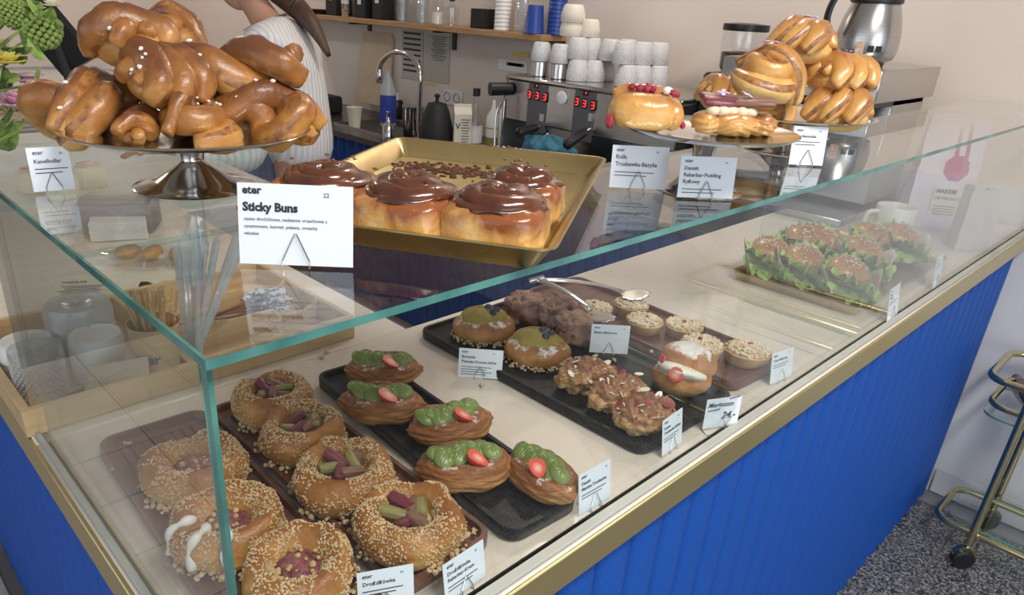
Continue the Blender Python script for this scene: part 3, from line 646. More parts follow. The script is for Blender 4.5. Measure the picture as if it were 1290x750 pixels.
# inside the case
p = at(604, 478); card('white card reading Brioszka on the marble before the wide black tray', p, FACE - .06, .073, .050, std(['Brioszka', 'Pistacja-Owoce leśne'], small=4, hs=.0066))
p = at(766, 447, .012); card('white card reading Babka Malinowa standing among the loaf slices and rolls', p, FACE - .02, .068, .052, std(['Babka Malinowa'], small=0), base=.0125)
p = at(846, 568); card('slanted white card in front of the flaky rolls, reading Scones', p, .06, .056, .055, std(['Scones', 'Truskawka-Kokos'], w_=.056, hs=.0062))
p = at(1000, 488); card('white card past the tartlet tray, close to the front glass', (p.x, .020, 0), -.15, .062, .055, std(['Tarta Malinowa'], w_=.062, hs=.0062))
p = at(764, 660); card('white card reading Matcha-Truskawka touching the foremost green cream danish', (p.x + .012, .011, 0), -.04, .060, .056, std(['Danish', 'Matcha-Truskawka'], w_=.064, hs=.0062))
p = at(590, 748); card('white card reading Drożdżówka at the front corner of the rhubarb bun tray', (p.x, .012, 0), .04, .060, .047, std(['Drożdżówka', 'Rabarbar-Krem'], w_=.060, hs=.0062))
p = at(487, 768); card('white card cut off by the bottom edge, turned to the left', (p.x, max(.03, p.y), 0), FACE + .30, .058, .046, std(['Drożdżówka'], w_=.058, hs=.0062))
p = at(1123, 403); card('small white card beside the partition pane, before the sandwiches', p, .05, .070, .072, std(['Bajgiel', 'Kanapka'], w_=.07))
p = at(1179, 362); card('small white card furthest along the glass, past the sandwich tray', p, .05, .065, .075, std(['Kanapka'], w_=.065))
p = at(906, 540, 0); c_ = card('handwritten Meritozzo card on a looped wire stand', p, FACE + .30, .061, .050, [], stand='loop', lean=.05)
mb = MB(); text_mb(mb, 'Meritozzo', -.028, .036, .0108, .00012, shear=.35, y=-.0009); text_mb(mb, '24,-', -.002, .015, .0165, .0002, shear=.3, y=-.0009)
for x0, x1, z in ((.008, .027, .048), (-.027, -.006, .030)):
    mb.tube([(x0 + (x1 - x0) * i / 8, -.0012, z + .0008 * (-1) ** i + (i * .0003)) for i in range(9)], .0006, 5)
mb.v = [tuple(Matrix.Translation((0, 0, .0025)) @ Matrix.Rotation(-.05, 4, 'X') @ Vector(v)) for v in mb.v]; mb.obj('handwriting', M['ink'], c_, smooth=False)
# ================================================================ cake stands
def stand(label, loc, r, h, rf):
    t = thing('cake_stand', label, 'cake stand', loc)
    MB().lathe([(0, h - .006), (r * .55, h - .005), (r * .9, h + .001), (r - .001, h + .006), (r, h + .0068), (r - .0015, h + .008), (r * .89, h + .0035), (r * .55, h - .002), (0, h - .003)], 64).obj('plate', M['steel'], t, ang=60)
    MB().lathe([(0, 0), (rf, 0), (rf + .0005, .0008), (rf - .002, .0022), (rf * .8, .004), (rf * .62, .008), (.021, .022), (.0135, .028), (.0125, .032), (.0145, h * .75), (.018, h - .008), (.019, h - .005), (0, h - .005)], 48).obj('foot', M['steel'], t, ang=60)
    return t
S1 = at(248, 234, GZ); S1 = Vector((.183, .424, GZ + .0005))
st1 = stand('steel cake stand on the left carrying the heap of cinnamon knots', S1, .135, .060, .068)
S2 = Vector((.708, .078, GZ + .0005)); st2 = stand('steel cake stand in the middle with a strawberry roll and a rhubarb danish', S2, .110, .072, .055)
S3 = Vector((1.12, .16, GZ + .0005)); st3 = stand('steel cake stand on the right under the pile of golden knotted buns', S3, .138, .058, .062)
# ================================================================ knotted buns
def knotmesh(seed, kind, mat):
    """strands of dough wound over each other; a stripe of filling runs along every strand"""
    random.seed(seed); mb = MB(); U = random.uniform; SG = 24; st = (2, 3, 14, 15); T = lambda p, r, **k: mb.tube(p, r, SG, fl=-.035, sm=st, **k)
    if kind == 0:      # dough wound up like a turban
        X = Euler((U(-.35, .35), U(-.35, .35), U(0, 6))).to_matrix(); n = 56; pts = []
        for i in range(n):
            q = i / (n - 1); a = q * 3.7 * PI; R = .031 * (1 - q) ** .8 + .003; pts.append(X @ Vector((R * math.cos(a), R * math.sin(a) * .9, -.009 + .034 * q)))
        T(pts, [.0175 * (1 - .32 * (i / n)) * min(1, .45 + i * .10) for i in range(n)])
        T(spline([X @ Vector(v) for v in ((-.044, .018, -.014), (-.034, .006, .012), (-.010, -.008, .029), (.014, -.016, .024), (.035, -.024, -.004))], 6), [.006 + .008 * math.sin(PI * min(1, (i + 2) / 24)) for i in range(25)])
    elif kind == 1:    # long twist
        for ph in (0, PI):
            pts = [(-.060 + .120 * i / 44, .0150 * math.cos(ph + i * .16), .0140 * math.sin(ph + i * .16)) for i in range(45)]
            T(pts, [.0178 * (.45 + .55 * math.sin(PI * (i + 3) / 51)) for i in range(45)])
    elif kind == 2:    # overhand knot ring
        pts = []
        for i in range(60):
            a = 2 * PI * i / 60; pts.append(((.026 + .013 * math.cos(3 * a)) * math.cos(a) * 1.3, (.026 + .013 * math.cos(3 * a)) * math.sin(a), .015 * math.sin(3 * a)))
        T(pts, .0158, closed=True); T(spline([(-.05, -.02, -.010), (-.02, -.012, .016), (.012, .008, .023), (.040, .020, .006), (.055, .022, -.012)], 6), [.007 + .009 * math.sin(PI * min(1, (i + 2) / 26)) for i in range(25)])
    else:              # bun wrapped by broad folded bands
        mb.blob((0, 0, -.004), (.040, .035, .021), 24, 14)
        for a0, o_, rr, x0, x1 in ((.35, .015, .0185, -.2, 3.3), (.75, -.016, .0175, -.2, 3.2), (-.75, .0, .0150, .2, 2.7), (1.9, -.006, .0135, 0, 1.9), (.5, .000, .0170, -.2, 3.3)):
            Y = Euler((0, 0, a0)).to_matrix(); T([Y @ Vector((.037 * math.cos(t_), o_ + .008 * math.sin(2 * t_), .022 * math.sin(t_) - .004)) for t_ in [(x0 + (x1 - x0) * i / 24) for i in range(25)]], [rr * (.5 + .5 * math.sin(PI * (i + .5) / 25)) for i in range(25)])
    off = Vector((seed * 1.3, 0, 0)); W3 = lambda c: c * (1 + .10 * noise.noise(c * 40 + off) + .02 * noise.noise(c * 150))
    mb.v = [tuple(W3(Vector(v))) for v in mb.v]
    zmin = min(v[2] for v in mb.v) * .88; mb.v = [(v[0], v[1], max(0, v[2] - zmin)) for v in mb.v]
    return mb.mesh('dough', [mat, M['cinna_stripe']], True, 180), mb, max(v[2] for v in mb.v)
M['cinna_stripe'] = pm('cinnamon_stripe', (.20, .075, .025), (.42, .19, .06), scale=120, rough=.4, bump=.5, coat=.2)
def sugarpearls(r, parent, n, seed, lo=.5):
    random.seed(seed); mb = MB(); zt = max(v[2] for v in r.v); c = [v for v in r.v if v[2] > zt * lo]; s0 = random.choice(c)
    for _ in range(n):
        v = random.choice(c) if random.random() < .4 else min(random.sample(c, 30), key=lambda q: (q[0] - s0[0]) ** 2 + (q[1] - s0[1]) ** 2)
        mb.ico((v[0], v[1], v[2] + .0008), random.uniform(.0016, .0030), q=(1.4, .9, .8))
    return tag(mb.obj('pearl_sugar', M['icing'], parent, ang=180), kind='stuff')
KM = {k: knotmesh(3 + k * 7, k, M['knot']) for k in (0, 1, 2, 3)}
KL = {k: knotmesh(31 + k * 5, k, M['knot_l']) for k in (0, 3)}
def knot(label, K, kind, px, py, z, rot, sc, group, sug=14, nm='knotted_bun', sd=0):
    sc *= 1.18; me, r, top = K[kind]; t = thing(nm, label, 'bun', group=group)
    mo('dough', me, t)
    if sug: sugarpearls(r, t, sug, sd + kind + 1)
    p = at(px, py, z) if px is not None else Vector(py)
    t.scale = (sc,) * 3; t.rotation_euler = rot
    t.location = p - (Euler(rot).to_matrix() @ Vector((0, 0, top * sc / 2))); return t
g1 = 'cinnamon knots heaped on the left cake stand'
zb = GZ + .0605
knot('cinnamon knot at the left rim of the cake stand, pale twisted loop', KM, 2, 112, 133, zb + .024, (0, 0, .3), 1.02, g1, 4, sd=1)
knot('cinnamon knot at the front of the heap with a cluster of sugar pearls', KM, 0, 246, 147, zb + .022, (0, .05, 2.0), .92, g1, 16, sd=2)
knot('cinnamon knot at the right rim of the cake stand, pointed end outwards', KM, 2, 344, 142, zb + .022, (0, 0, 2.4), .92, g1, 10, sd=3)
knot('small end of a cinnamon twist between the two front knots', KM, 1, 176, 158, zb + .014, (0, 0, .9), .55, g1, 0, sd=4)
knot('cinnamon knot hidden at the back of the bottom layer', KM, 0, None, (.235, .50, zb + .026), 0, (0, 0, 1), .95, g1, 0, sd=5)
knot('long cinnamon twist lying high on the right of the heap', KM, 1, 296, 88, zb + .066, (.1, -.12, -.55), 1.05, g1, 8, sd=6)
knot('cinnamon knot in the second layer at the centre of the heap', KM, 3, 208, 92, zb + .064, (.2, -.25, .9), .92, g1, 8, sd=7)
knot('cinnamon knot on top at the left of the heap', KM, 3, 165, 45, zb + .098, (.1, .1, 2.2), .92, g1, 8, sd=8)
knot('cinnamon knot at the very top of the heap', KM, 0, 212, 34, zb + .104, (0, .2, .4), .78, g1, 6, sd=9)
g3 = 'golden cardamom buns piled on the right cake stand'; zc = GZ + .0585
def golden(label, kind, px, py, z, rz, sc, sd, rx=0):
    t = knot(label, KL, kind, px, py, z, (rx, .05, rz), sc, g3, 0, sd=sd)
    random.seed(sd); mb = MB(); top = KL[kind][2]
    for _ in range(14): mb.ico((random.uniform(-.014, .014), random.uniform(-.014, .014), top - .001), random.uniform(.0015, .003), q=(1, 1, .4))
    tag(mb.obj('dried_petals', M['jam'] if sd % 2 else M['petal'], t, smooth=False), kind='stuff')
golden('golden bun at the bottom right of the pile', 3, 1056, 134, zc + .026, R_ + .3, 1.10, 1)
golden('golden bun at the bottom middle of the pile, behind the rhubarb danish', 0, 962, 128, zc + .026, R_, 1.10, 2)
golden('golden bun at the bottom left of the pile, mostly hidden', 3, 912, 117, zc + .025, R_ + 1, .95, 3)
golden('golden bun in the second row on the left of the pile', 0, 966, 90, zc + .076, R_ + .6, 1.05, 4)
golden('golden bun in the second row on the right of the pile', 3, 1055, 93, zc + .074, R_ + 1.2, 1.05, 5)
golden('golden bun crowning the pile, sprinkled with petals', 3, 1013, 50, zc + .122, R_ + .1, 1.05, 6)
# roll and danish on the middle stand
zm = GZ + .0725
t = thing('strawberry_roll', 'shiny golden roll filled with strawberries at the left of the middle stand', 'bun'); p = at(812, 138, zm + .024); t.location = (p.x, p.y, zm - .003); t.rotation_euler.z = R_ - .08
mb = MB().blob((0, 0, .024), (.046, .030, .0235), 30, 16, pw=.8).tube([(-.040, .020, .040), (-.02, .022, .045), (.02, .02, .044), (.038, .016, .040)], (.008, .012, .012, .007), 12).blob((.036, 0, .022), (.014, .026, .020), 16, 10)
r = remesh(mb, .002, 3, lambda c, n: tuple(c + n * .0015 * noise.noise(c * 50))); r.obj('dough', M['knot_l'], t, ang=180)
for k, (x, y, z, s_) in enumerate(((-.008, .004, .052, .8), (.000, .002, .053, .75), (.008, .006, .052, .7), (.034, -.002, .049, .75), (-.044, -.016, .012, .9), (.048, -.012, .012, .7), (-.018, .010, .053, .6))):
    MB().ico((0, 0, 0), .0085 * s_, q=(random.uniform(.9, 1.4), .8, random.uniform(.6, 1))).obj('strawberry_piece', M['redbit'], t, (x, y, z), (k, k * 2, k), ang=20)
MB().blob((0, 0, 0), (.007, .006, .005), 10, 7).obj('cream_dot', M['icing'], t, (.026, .003, .051), ang=180)
t = thing('rhubarb_danish', 'laminated danish with rhubarb slices, cream dots and lilac flowers', 'pastry'); p = at(922, 150, zm + .018); t.location = (p.x, p.y, zm - .002); t.rotation_euler.z = R_ - .02
mb = MB().blob((0, 0, .016), (.040, .034, .0165), 30, 14).blob((-.034, -.004, .015), (.018, .026, .0145), 18, 10).blob((.036, -.002, .016), (.020, .028, .0155), 18, 10)
r = remesh(mb, .0018, 2, lambda c, n: tuple(c + n * (.0010 * math.sin(c.z * 900 + abs(c.x) * 260 + 3 * noise.noise(c * 40))))); r.obj('dough', M['knot_l'], t, ang=180)
for k in range(5): MB().blob((0, 0, 0), (.0095, .0080, .0065), 12, 8, lambda p, d: p * (1 + .15 * noise.noise(d * 2 + Vector((k, 0, 0))))).obj('cream_dot', pm('vanilla_cream', (.74, .62, .42), rough=.5), t, (-.030 + k * .0115, -.0145 - .002 * (k % 2), .0310), ang=180)
for k, (x, y, z, rz, ln) in enumerate(((-.016, -.010, .0415, .10, .058), (.020, -.014, .0425, -.30, .050), (-.010, .006, .0445, .06, .070), (.020, .006, .0440, -.12, .060), (.0, .020, .042, .0, .060))):
    MB().box((0, 0, 0), (ln, .019, .0065), b=.0028).obj('rhubarb_slice', M['rhub_r'] if k % 2 == 0 else M['rhub_b'], t, (x, y, z), (.12 * (-1) ** k + (.32 if y < 0 else .08), .06 * (-1) ** k, rz), ang=60)
for x, y, z in ((-.016, .004, .0505), (.013, .000, .0500)):
    mb = MB()
    for k in range(4): a = k * PI / 2 + .5; mb.blob((.0045 * math.cos(a), .0045 * math.sin(a), .0012), (.0042 if k % 2 == 0 else .003, .0018 if k % 2 == 0 else .0042, .0006), 8, 5)
    mb.obj('lilac_flower', M['petal'], t, (x, y, z), (.35, .2, x * 40), ang=180)
# ================================================================ golden baking tray with sticky buns
TC = [at(290, 268, GZ + .022), at(697, 322, GZ + .022), at(729, 198, GZ + .022), at(455, 178, GZ + .022)]
fl_, fr_, br_, bl_ = [Vector((q.x, q.y, 0)) for q in TC]
ux = (fr_ - fl_).normalized(); TW = (fr_ - fl_).length; uy = Vector((-ux.y, ux.x, 0)); TD = max((br_ - fr_).dot(uy), (bl_ - fl_).dot(uy))
cx_ = fl_ + ux * TW / 2 + uy * TD / 2; TR = math.atan2(ux.y, ux.x)
bt = thing('baking_tray', 'golden aluminium baking tray with caramel residue at its back', 'baking tray', (cx_.x, cx_.y, GZ + .0005), TR)
def trayloft(rows, mat, name, parent, n):
    mb = MB(); vs = [(x, y, z) for r_, z in rows for x, y in r_]
    fs = [(k * n + j, k * n + (j + 1) % n, (k + 1) * n + (j + 1) % n, (k + 1) * n + j) for k in range(len(rows) - 1) for j in range(n)]
    fs += [tuple(range(n - 1, -1, -1)), tuple((len(rows) - 1) * n + j for j in range(n))]; mb.add(vs, fs); return mb.obj(name, mat, parent, ang=50)
A_ = lambda e, r_: rrect(TW - 2 * e, TD - 2 * e, r_, 4)
trayloft([(A_(.020, .008), 0), (A_(.018, .010), .001), (A_(.003, .016), .0225), (A_(-.001, .018), .0235), (A_(-.001, .018), .025), (A_(.003, .015), .0248), (A_(.019, .010), .0025)], M['tray_gold'], 'tray_body', bt, 20)
random.seed(3); mb = MB()
for _ in range(260):
    x = random.gauss(-TW * .16, TW * .16); y = TD * .30 + random.gauss(0, .018)
    if abs(x) < TW / 2 - .025 and abs(y) < TD / 2 - .024 and y > TD * .12: mb.ico((x, y, .0035), random.uniform(.0015, .0045), q=(1.3, 1, .5))
for _ in range(40): mb.ico((random.gauss(TW * .05, TW * .05), TD / 2 - .001 + random.uniform(-.001, .001), .0245 + random.uniform(-.004, .001)), random.uniform(.0012, .0028), q=(1.6, .5, .9))
tag(mb.obj('caramel_residue', M['caramel'], bt, smooth=False), kind='stuff')
def sticky(label, x, y, wx, wy, h, seed, spin):
    t = thing('sticky_bun', label, 'bun', group='sticky buns in the golden tray')
    t.location = Matrix.Translation((cx_.x, cx_.y, 0)) @ Matrix.Rotation(TR, 4, 'Z') @ Vector((x, y, GZ + .0035)); t.rotation_euler.z = TR
    off = Vector((seed * 2.1, 0, 0))
    def fn(p, d): q = p * (1 + .05 * noise.noise(d * 1.6 + off)) + d * .0012 * noise.noise(p * 80); q.z = max(q.z, -h * .48); return q
    MB().blob((0, 0, h * .48), (wx / 2, wy / 2, h * .5), 48, 28, fn, pw=.5).obj('dough', M['sticky_side'], t, ang=180)
    mb = MB(); pts = []; rr = []
    for i in range(40):
        q = i / 39; a = q * 1.9 * 2 * PI + spin; k = .20 + .78 * q
        pts.append((k * (wx / 2 - .014) * math.cos(a), k * (wy / 2 - .014) * math.sin(a), h * 1.0 - .006 * q ** 2 + .003 * noise.noise(Vector((i * .3, seed, 0))))); rr.append(.0135 * (1 + .16 * noise.noise(Vector((i * .45, seed, 3)))) * (1 if q < .93 else 1 - (q - .93) * 7))
    mb.tube(pts, rr, 12, fy=.78); mb.obj('caramel_swirl', M['caramel'], t, ang=180)
    MB().blob((0, 0, h * .88), (wx / 2 - .003, wy / 2 - .003, .009), 40, 10, lambda p, d: p + Vector((d.x, d.y, 0)) * .006 * noise.noise(d * 3 + off)).obj('caramel_glaze', M['caramel'], t, ang=180)
    random.seed(seed); mb = MB()
    for _ in range(9): a = random.uniform(0, 6.3); k = random.uniform(.2, .9); mb.ico((k * wx * .4 * math.cos(a), k * wy * .4 * math.sin(a), h + .012), random.uniform(.0015, .0028), q=(1, 1, .5))
    tag(mb.obj('nut_pieces', M['cinnamon'], t, ang=180), kind='stuff')
    return t
bw = (TW - .040) / 3
sticky('sticky bun at the left end of the golden tray, behind the large card', -bw * 1.02, -TD / 2 + .072, bw * 1.10, .112, .047, 1, .5)
sticky('sticky bun in the middle of the front row, wide dark swirl', 0, -TD / 2 + .068, bw * 1.10, .110, .047, 2, 1.4)
sticky('sticky bun at the front right corner of the golden tray, palest side', bw * 1.0, -TD / 2 + .066, bw * 1.10, .100, .047, 3, 2.0)
sticky('sticky bun in the second row behind the front right one', bw * 1.06, -TD / 2 + .158, bw * .95, .080, .047, 4, .2)
# ================================================================ left counter: wooden boxes, cups, straws
def openbox(t, x0, x1, y0, y1, z0, h, th, mat, divs=()):
    def plank(cx, cy, sx, sy, m=mat, hh=h): MB().box((cx, cy, z0 + hh / 2), (sx, sy, hh), b=.001).obj('plank', m, t)
    plank((x0 + x1) / 2, y0 + th / 2, x1 - x0, th, M['wood_x']); plank((x0 + x1) / 2, y1 - th / 2, x1 - x0, th, M['wood_x'])
    plank(x0 + th / 2, (y0 + y1) / 2, th, y1 - y0 - 2 * th); plank(x1 - th / 2, (y0 + y1) / 2, th, y1 - y0 - 2 * th)
    MB().box(((x0 + x1) / 2, (y0 + y1) / 2, z0 + .002), (x1 - x0 - 2 * th, y1 - y0 - 2 * th, .004)).obj('bottom', M['wood'], t)
    for y in divs:
        n = 24; w_ = x1 - x0 - 2 * th - .001; P = []
        for k in range(n + 1):
            u = k / n; d = .45 * h * max(0, math.sin(u * PI * 3)) ** .6 if math.sin(u * PI * 3) > 0 else 0; P.append((-w_ / 2 + w_ * u, h * .92 - d))
        mb = MB(); vs = []
        for (x, z) in P: vs += [(x, -.003, 0), (x, -.003, z), (x, .003, z), (x, .003, 0)]
        fs = [(4 * k + j, 4 * k + (j + 1) % 4, 4 * k + 4 + (j + 1) % 4, 4 * k + 4 + j) for k in range(n) for j in range(4)] + [(3, 2, 1, 0), (4 * n, 4 * n + 1, 4 * n + 2, 4 * n + 3)]
        mb.add(vs, fs); mb.obj('divider', M['wood'], t, ((x0 + x1) / 2, y, z0 + .004), smooth=False)
bx = thing('wooden_box', 'pale wooden box with lids and tumblers at the counter edge', 'box', (0, 0, .0005)); openbox(bx, -.013, .232, .604, .960, 0, .040, .012, M['wood'])
bx2 = thing('cutlery_box', 'pale wooden cutlery box with scalloped dividers beside the lid box', 'box', (0, 0, .0005)); openbox(bx2, .236, .525, .604, .960, 0, .044, .010, M['wood'], (.715, .835))
M['clearp'] = glassm('clear_plastic', (.96, .96, .96), base=.10, haze=.22, hc=(.9, .9, .9)); M['frost'] = glassm('frosted_plastic', (.97, .97, .97), base=.06, rough=.2, haze=.32)
M['tumb'] = glassm('tumbler_glass', (.90, .91, .91), base=.14, haze=.12)
def stacklid(label, loc, r, n, mat, dz=.0042):
    t = thing('lid_stack', label, 'lids', loc)
    me = MB().lathe([(r * .25, .012), (r * .42, .014), (r * .45, .010), (r * .78, .009), (r * .82, .014), (r * .93, .014), (r, .002), (r * 1.03, 0)], 36).mesh('lid', mat, True, 60)
    for k in range(n): mo('lid', me, t, (0, 0, k * dz))
    return t
stacklid('tall stack of clear plastic lids in the wooden box', (at(97, 384, .095).x, at(97, 384, .095).y, .006), .050, 20, M['frost'])
def takelid(label, px, py, z, n):
    p = at(px, py, z); t = thing('cup_lid_stack', label, 'lids', (p.x, p.y, .006))
    me = MB().lathe([(0, .013), (.030, .013), (.034, .018), (.037, .017), (.040, .004), (.0405, 0)], 32).mesh('lid', M['white'], True, 50)
    for k in range(n): mo('lid', me, t, (0, 0, k * .0105))
takelid('stack of white cup lids standing behind the folded grey card', 120, 424, .07, 6); takelid('stack of white cup lids at the far left edge of the wooden box', 33, 430, .062, 5)
# ribbed glass tumbler
p = at(46, 470, .045); t = thing('ribbed_tumbler', 'clear tumbler with a dotted relief in the corner of the wooden box', 'glass', (max(.036, p.x), p.y, .006))
MB().lathe([(0, 0), (.030, 0), (.033, .004), (.0355, .080), (.0345, .0805), (.0325, .006), (0, .005)], 36).obj('tumbler', M['tumb'], t, ang=60)
mb = MB()
for i in range(12):
    for k in range(24): a = 2 * PI * (k + .5 * (i % 2)) / 24; r_ = .0338 + .0018 * i / 12; mb.ico((r_ * math.cos(a), r_ * math.sin(a), .009 + i * .0052), .0020)
tag(mb.obj('relief_dots', M['frost'], t, ang=180), kind='stuff')
# folded card tent and brown tray below
t = thing('folded_card', 'folded grey-brown card tent in front of the white lids', 'card', (at(145, 486, .03).x, at(145, 486, .03).y, .0065), R_ + .25)
MB().hull([(-.050, -.002, 0), (.048, -.002, 0), (-.030, .012, .052), (.048, .012, .062), (-.050, -.001, 0), (.048, -.001, 0), (-.030, .013, .052), (.048, .013, .062)]).hull([(-.050, .030, 0), (.048, .030, 0), (-.030, .0135, .052), (.048, .0135, .062), (-.050, .031, 0), (.048, .031, 0), (-.030, .0125, .052), (.048, .0125, .062)]).obj('card', M['kraft'], t, smooth=False)
t = thing('oval_tray', 'dark rimmed oval tray lying in the wooden box', 'tray', (.118, .655, .006)); MB().lathe([(0, 0), (.028, 0), (.033, .004), (.0335, .005), (.032, .0055), (.027, .002), (0, .002)], 40, fn=lambda q, a: Vector((q.x * 2.3, q.y, q.z))).obj('tray_body', M['blackm'], t, ang=60)
# paper cup with stirrers and wrapped straws
cp = at(198, 440, .06); t = thing('stirrer_cup', 'paper cup with blue print full of wooden stirrers', 'cup', (cp.x, cp.y, .006))
MB().lathe([(0, .002), (.026, 0), (.028, 0), (.0385, .098), (.040, .1005), (.0375, .1005), (.026, .004), (0, .004)], 36).obj('paper_cup', M['wood'], t, ang=50)
mb = MB(); text_mb(mb, 'eter', -.017, .046, .022, .0006); mb.v = [((.0345 + .0052) * math.sin(x / .0355), -(.0345 + .0012) * math.cos(x / .0355), z) for x, y, z in mb.v]
mb.obj('lettering', pm('blue_print', (.05, .09, .35), rough=.5), t, (0, 0, 0), (0, 0, R_ - .1), smooth=False)
random.seed(4); mb0 = MB().box((0, 0, .07), (.005, .0015, .14)); ms = mb0.mesh('stirrer', M['wood'])
for k in range(26): a = random.uniform(0, 6.3); r_ = random.uniform(0, .016); mo('stirrer', ms, t, (r_ * math.cos(a), r_ * math.sin(a), .008), (random.uniform(-.22, .22), random.uniform(-.22, .22), random.uniform(0, 3)))
M['wrap'] = glassm('straw_wrapper', (.93, .95, .97), base=.10, rough=.1, haze=.55, hc=(.80, .86, .90))
foot = Vector((cp.x + .045, cp.y - .012, .014)); tips = [(220, 282, .0), (228, 276, .0), (244, 272, .01), (262, 280, .015), (272, 300, .012), (250, 300, .02), (312, 305, .0), (322, 312, .01)]
for k, (px, py, o_) in enumerate(tips):
    top = at(px, py, .20 + .02 * (k % 3)); top = Vector((top.x, max(top.y, .625), top.z)); d = (top - foot).normalized(); t = thing('wrapped_straw', 'paper-wrapped straw %s' % ('fanned out towards the large card' if k > 5 else 'standing upright in the bundle behind the cup'), 'straw', foot + Vector((.006 * (k % 3), .007 * (k // 3), 0)), group='wrapped straws leaning towards the large card' if k > 5 else 'wrapped straws standing in the wooden box')
    L = min(.235, (top - foot).length); MB().tube([d * (L * q) for q in (0, .02, .5, .98, 1)], (.004, .0095, .0095, .0095, .006), 6, fy=.5).obj('wrapper', M['wrap'], t, ang=30); MB().tube([d * .01, d * (L - .01)], .0032, 8).obj('straw', M['white'], t)
# cutlery and sugar sachets in the cutlery box
for k in range(5):
    t = thing('wooden_knife', 'thin dark cutlery lying in the front slot of the cutlery box', 'cutlery', (.33 + .02 * k, .765 + .005 * k, .030 + .002 * k), .12 * (k - 2), 'cutlery in the cutlery box'); MB().tube([(-.075, 0, 0), (-.02, 0, 0), (.04, 0, 0), (.08, 0, 0)], (.002, .0035, .004, .002), 6, fy=.4).obj('knife_body', M['cinnamon'], t)
random.seed(8); blk = pm('printed_sachet', (.05, .055, .08), (.45, .46, .48), scale=70, rough=.35, rp=(.5, .55))
for k in range(9):
    t = MB().box((0, 0, 0), (.055, .030, .003), b=.0012).obj('sugar_sachet', blk, None, (.455 + random.uniform(-.025, .025), .775 + random.uniform(-.03, .03), .016 + .0036 * k), (random.uniform(-.1, .1), random.uniform(-.1, .1), random.uniform(-.6, .6))); tag(t, 'small dark printed sachet in the heap at the right of the cutlery box', 'sachet', 'sachets in the cutlery box')
# things further along the left counter
card_m = pm('cream_print', (.66, .62, .50), rough=.6)
t = thing('printed_card', 'cream card printed with large dark letters behind the wooden boxes', 'card', (.30, 1.075, .001), R_ + .25)
MB().box((0, 0, .0015), (.30, .15, .003)).obj('sheet', card_m, t, smooth=False)
mb = MB(); text_mb(mb, 'ME', .01, -.04, .085, .004); text_mb(mb, 'TREATS', -.14, .03, .014, .0004); mb.v = [(x, z, .0033) for x, y, z in mb.v]
for k in range(6): mb.box((-.095, .012 - .009 * k, .0033), (.08 - .01 * (k % 3), .003, .0004))
mb.obj('lettering', M['ink'], t, smooth=False)
t = thing('napkin_stack', 'stack of white napkins on the marble behind the printed card', 'napkins', (.405, 1.44, .001), R_ + .35)
me = MB().box((0, 0, 0), (.125, .095, .0028), b=.001).mesh('napkin', M['white'])
for k in range(14): mo('napkin', me, t, (random.uniform(-.001, .001), random.uniform(-.001, .001), .0018 + k * .0031), (0, 0, random.uniform(-.02, .02)))
t = thing('grey_storage_box', 'grey lidless box standing behind the white napkins', 'box', (at(152, 286).x, at(152, 286).y, .0005), R_ + .2); gm = pm('grey_card', (.30, .29, .31), (.27, .26, .28), scale=20, rough=.6)
MB().box((0, -.055, .035), (.18, .006, .07)).box((0, .055, .035), (.18, .006, .07)).box((-.087, 0, .035), (.006, .104, .07)).box((.087, 0, .035), (.006, .104, .07)).box((0, 0, .003), (.17, .104, .006)).obj('box_body', gm, t, smooth=False)
MB().box((0, 0, .072), (.15, .09, .02), b=.004).obj('clear_tub', M['clearp'], t)
t = thing('croissant_plate', 'pale oval platter with pastries lying behind the end pane', 'platter', (.40, 1.22, .001), R_); MB().lathe([(0, 0), (.055, 0), (.085, .008), (.086, .0095), (.055, .003), (0, .003)], 40, fn=lambda q, a: Vector((q.x * 1.35, q.y, q.z))).obj('platter', M['clearp'], t, ang=60)
for k, x in enumerate((-.055, .0, .055)):
    c2 = thing('small_pastry', 'small brown pastry on the pale oval platter', 'pastry', (.40 + x * .73, 1.22 - x * .68, .0045), k * .5, 'small pastries on the oval platter'); MB().blob((0, 0, .013), (.030, .017, .015), 18, 10, lambda q, d: q * (1 + .15 * noise.noise(d * 3 + Vector((k, 0, 0))))).obj('dough', M['bun'], c2, ang=180)
# ================================================================ sandwiches on their golden tray
stt = thing('sandwich_tray', 'golden tray of sandwiches beyond the partition pane', 'tray', (1.715, .195, .0005))
TW, TD = .60, .30
A2 = lambda e, r_: rrect(TW - 2 * e, TD - 2 * e, r_, 4)
trayloft([(A2(.012, .01), 0), (A2(.002, .018), .020), (A2(0, .02), .022), (A2(.003, .017), .0215), (A2(.014, .01), .0025)], M['tray_gold'], 'tray_body', stt, 20)
def ruffle(mb, c, r, seed, amp=.012, tilt=(0, 0, 0), n=44, rings=4, fr=7):
    off = Vector((seed * 2.3, seed, 0)); X = Euler(tilt).to_matrix(); vs = [Vector(c)]
    for i in range(1, rings + 1):
        q = i / rings
        for k in range(n):
            a = 2 * PI * k / n; rr = r * q * (1 + .14 * noise.noise(Vector((math.cos(a) * 2, math.sin(a) * 2, seed))) + .05 * q * math.sin(a * 19 + seed))
            z = amp * q * q * (math.sin(a * fr + seed) * .34 + .16 * math.sin(a * 23) + .8 * noise.noise(Vector((math.cos(a) * 5, math.sin(a) * 5, q * 2)) + off))
            vs.append(Vector(c) + X @ Vector((rr * math.cos(a), rr * math.sin(a), z)))
    fs = [(0, 1 + k, 1 + (k + 1) % n) for k in range(n)] + [(1 + i * n + k, 1 + (i + 1) * n + k, 1 + (i + 1) * n + (k + 1) % n, 1 + i * n + (k + 1) % n) for i in range(rings - 1) for k in range(n)]
    mb.add(vs, fs)
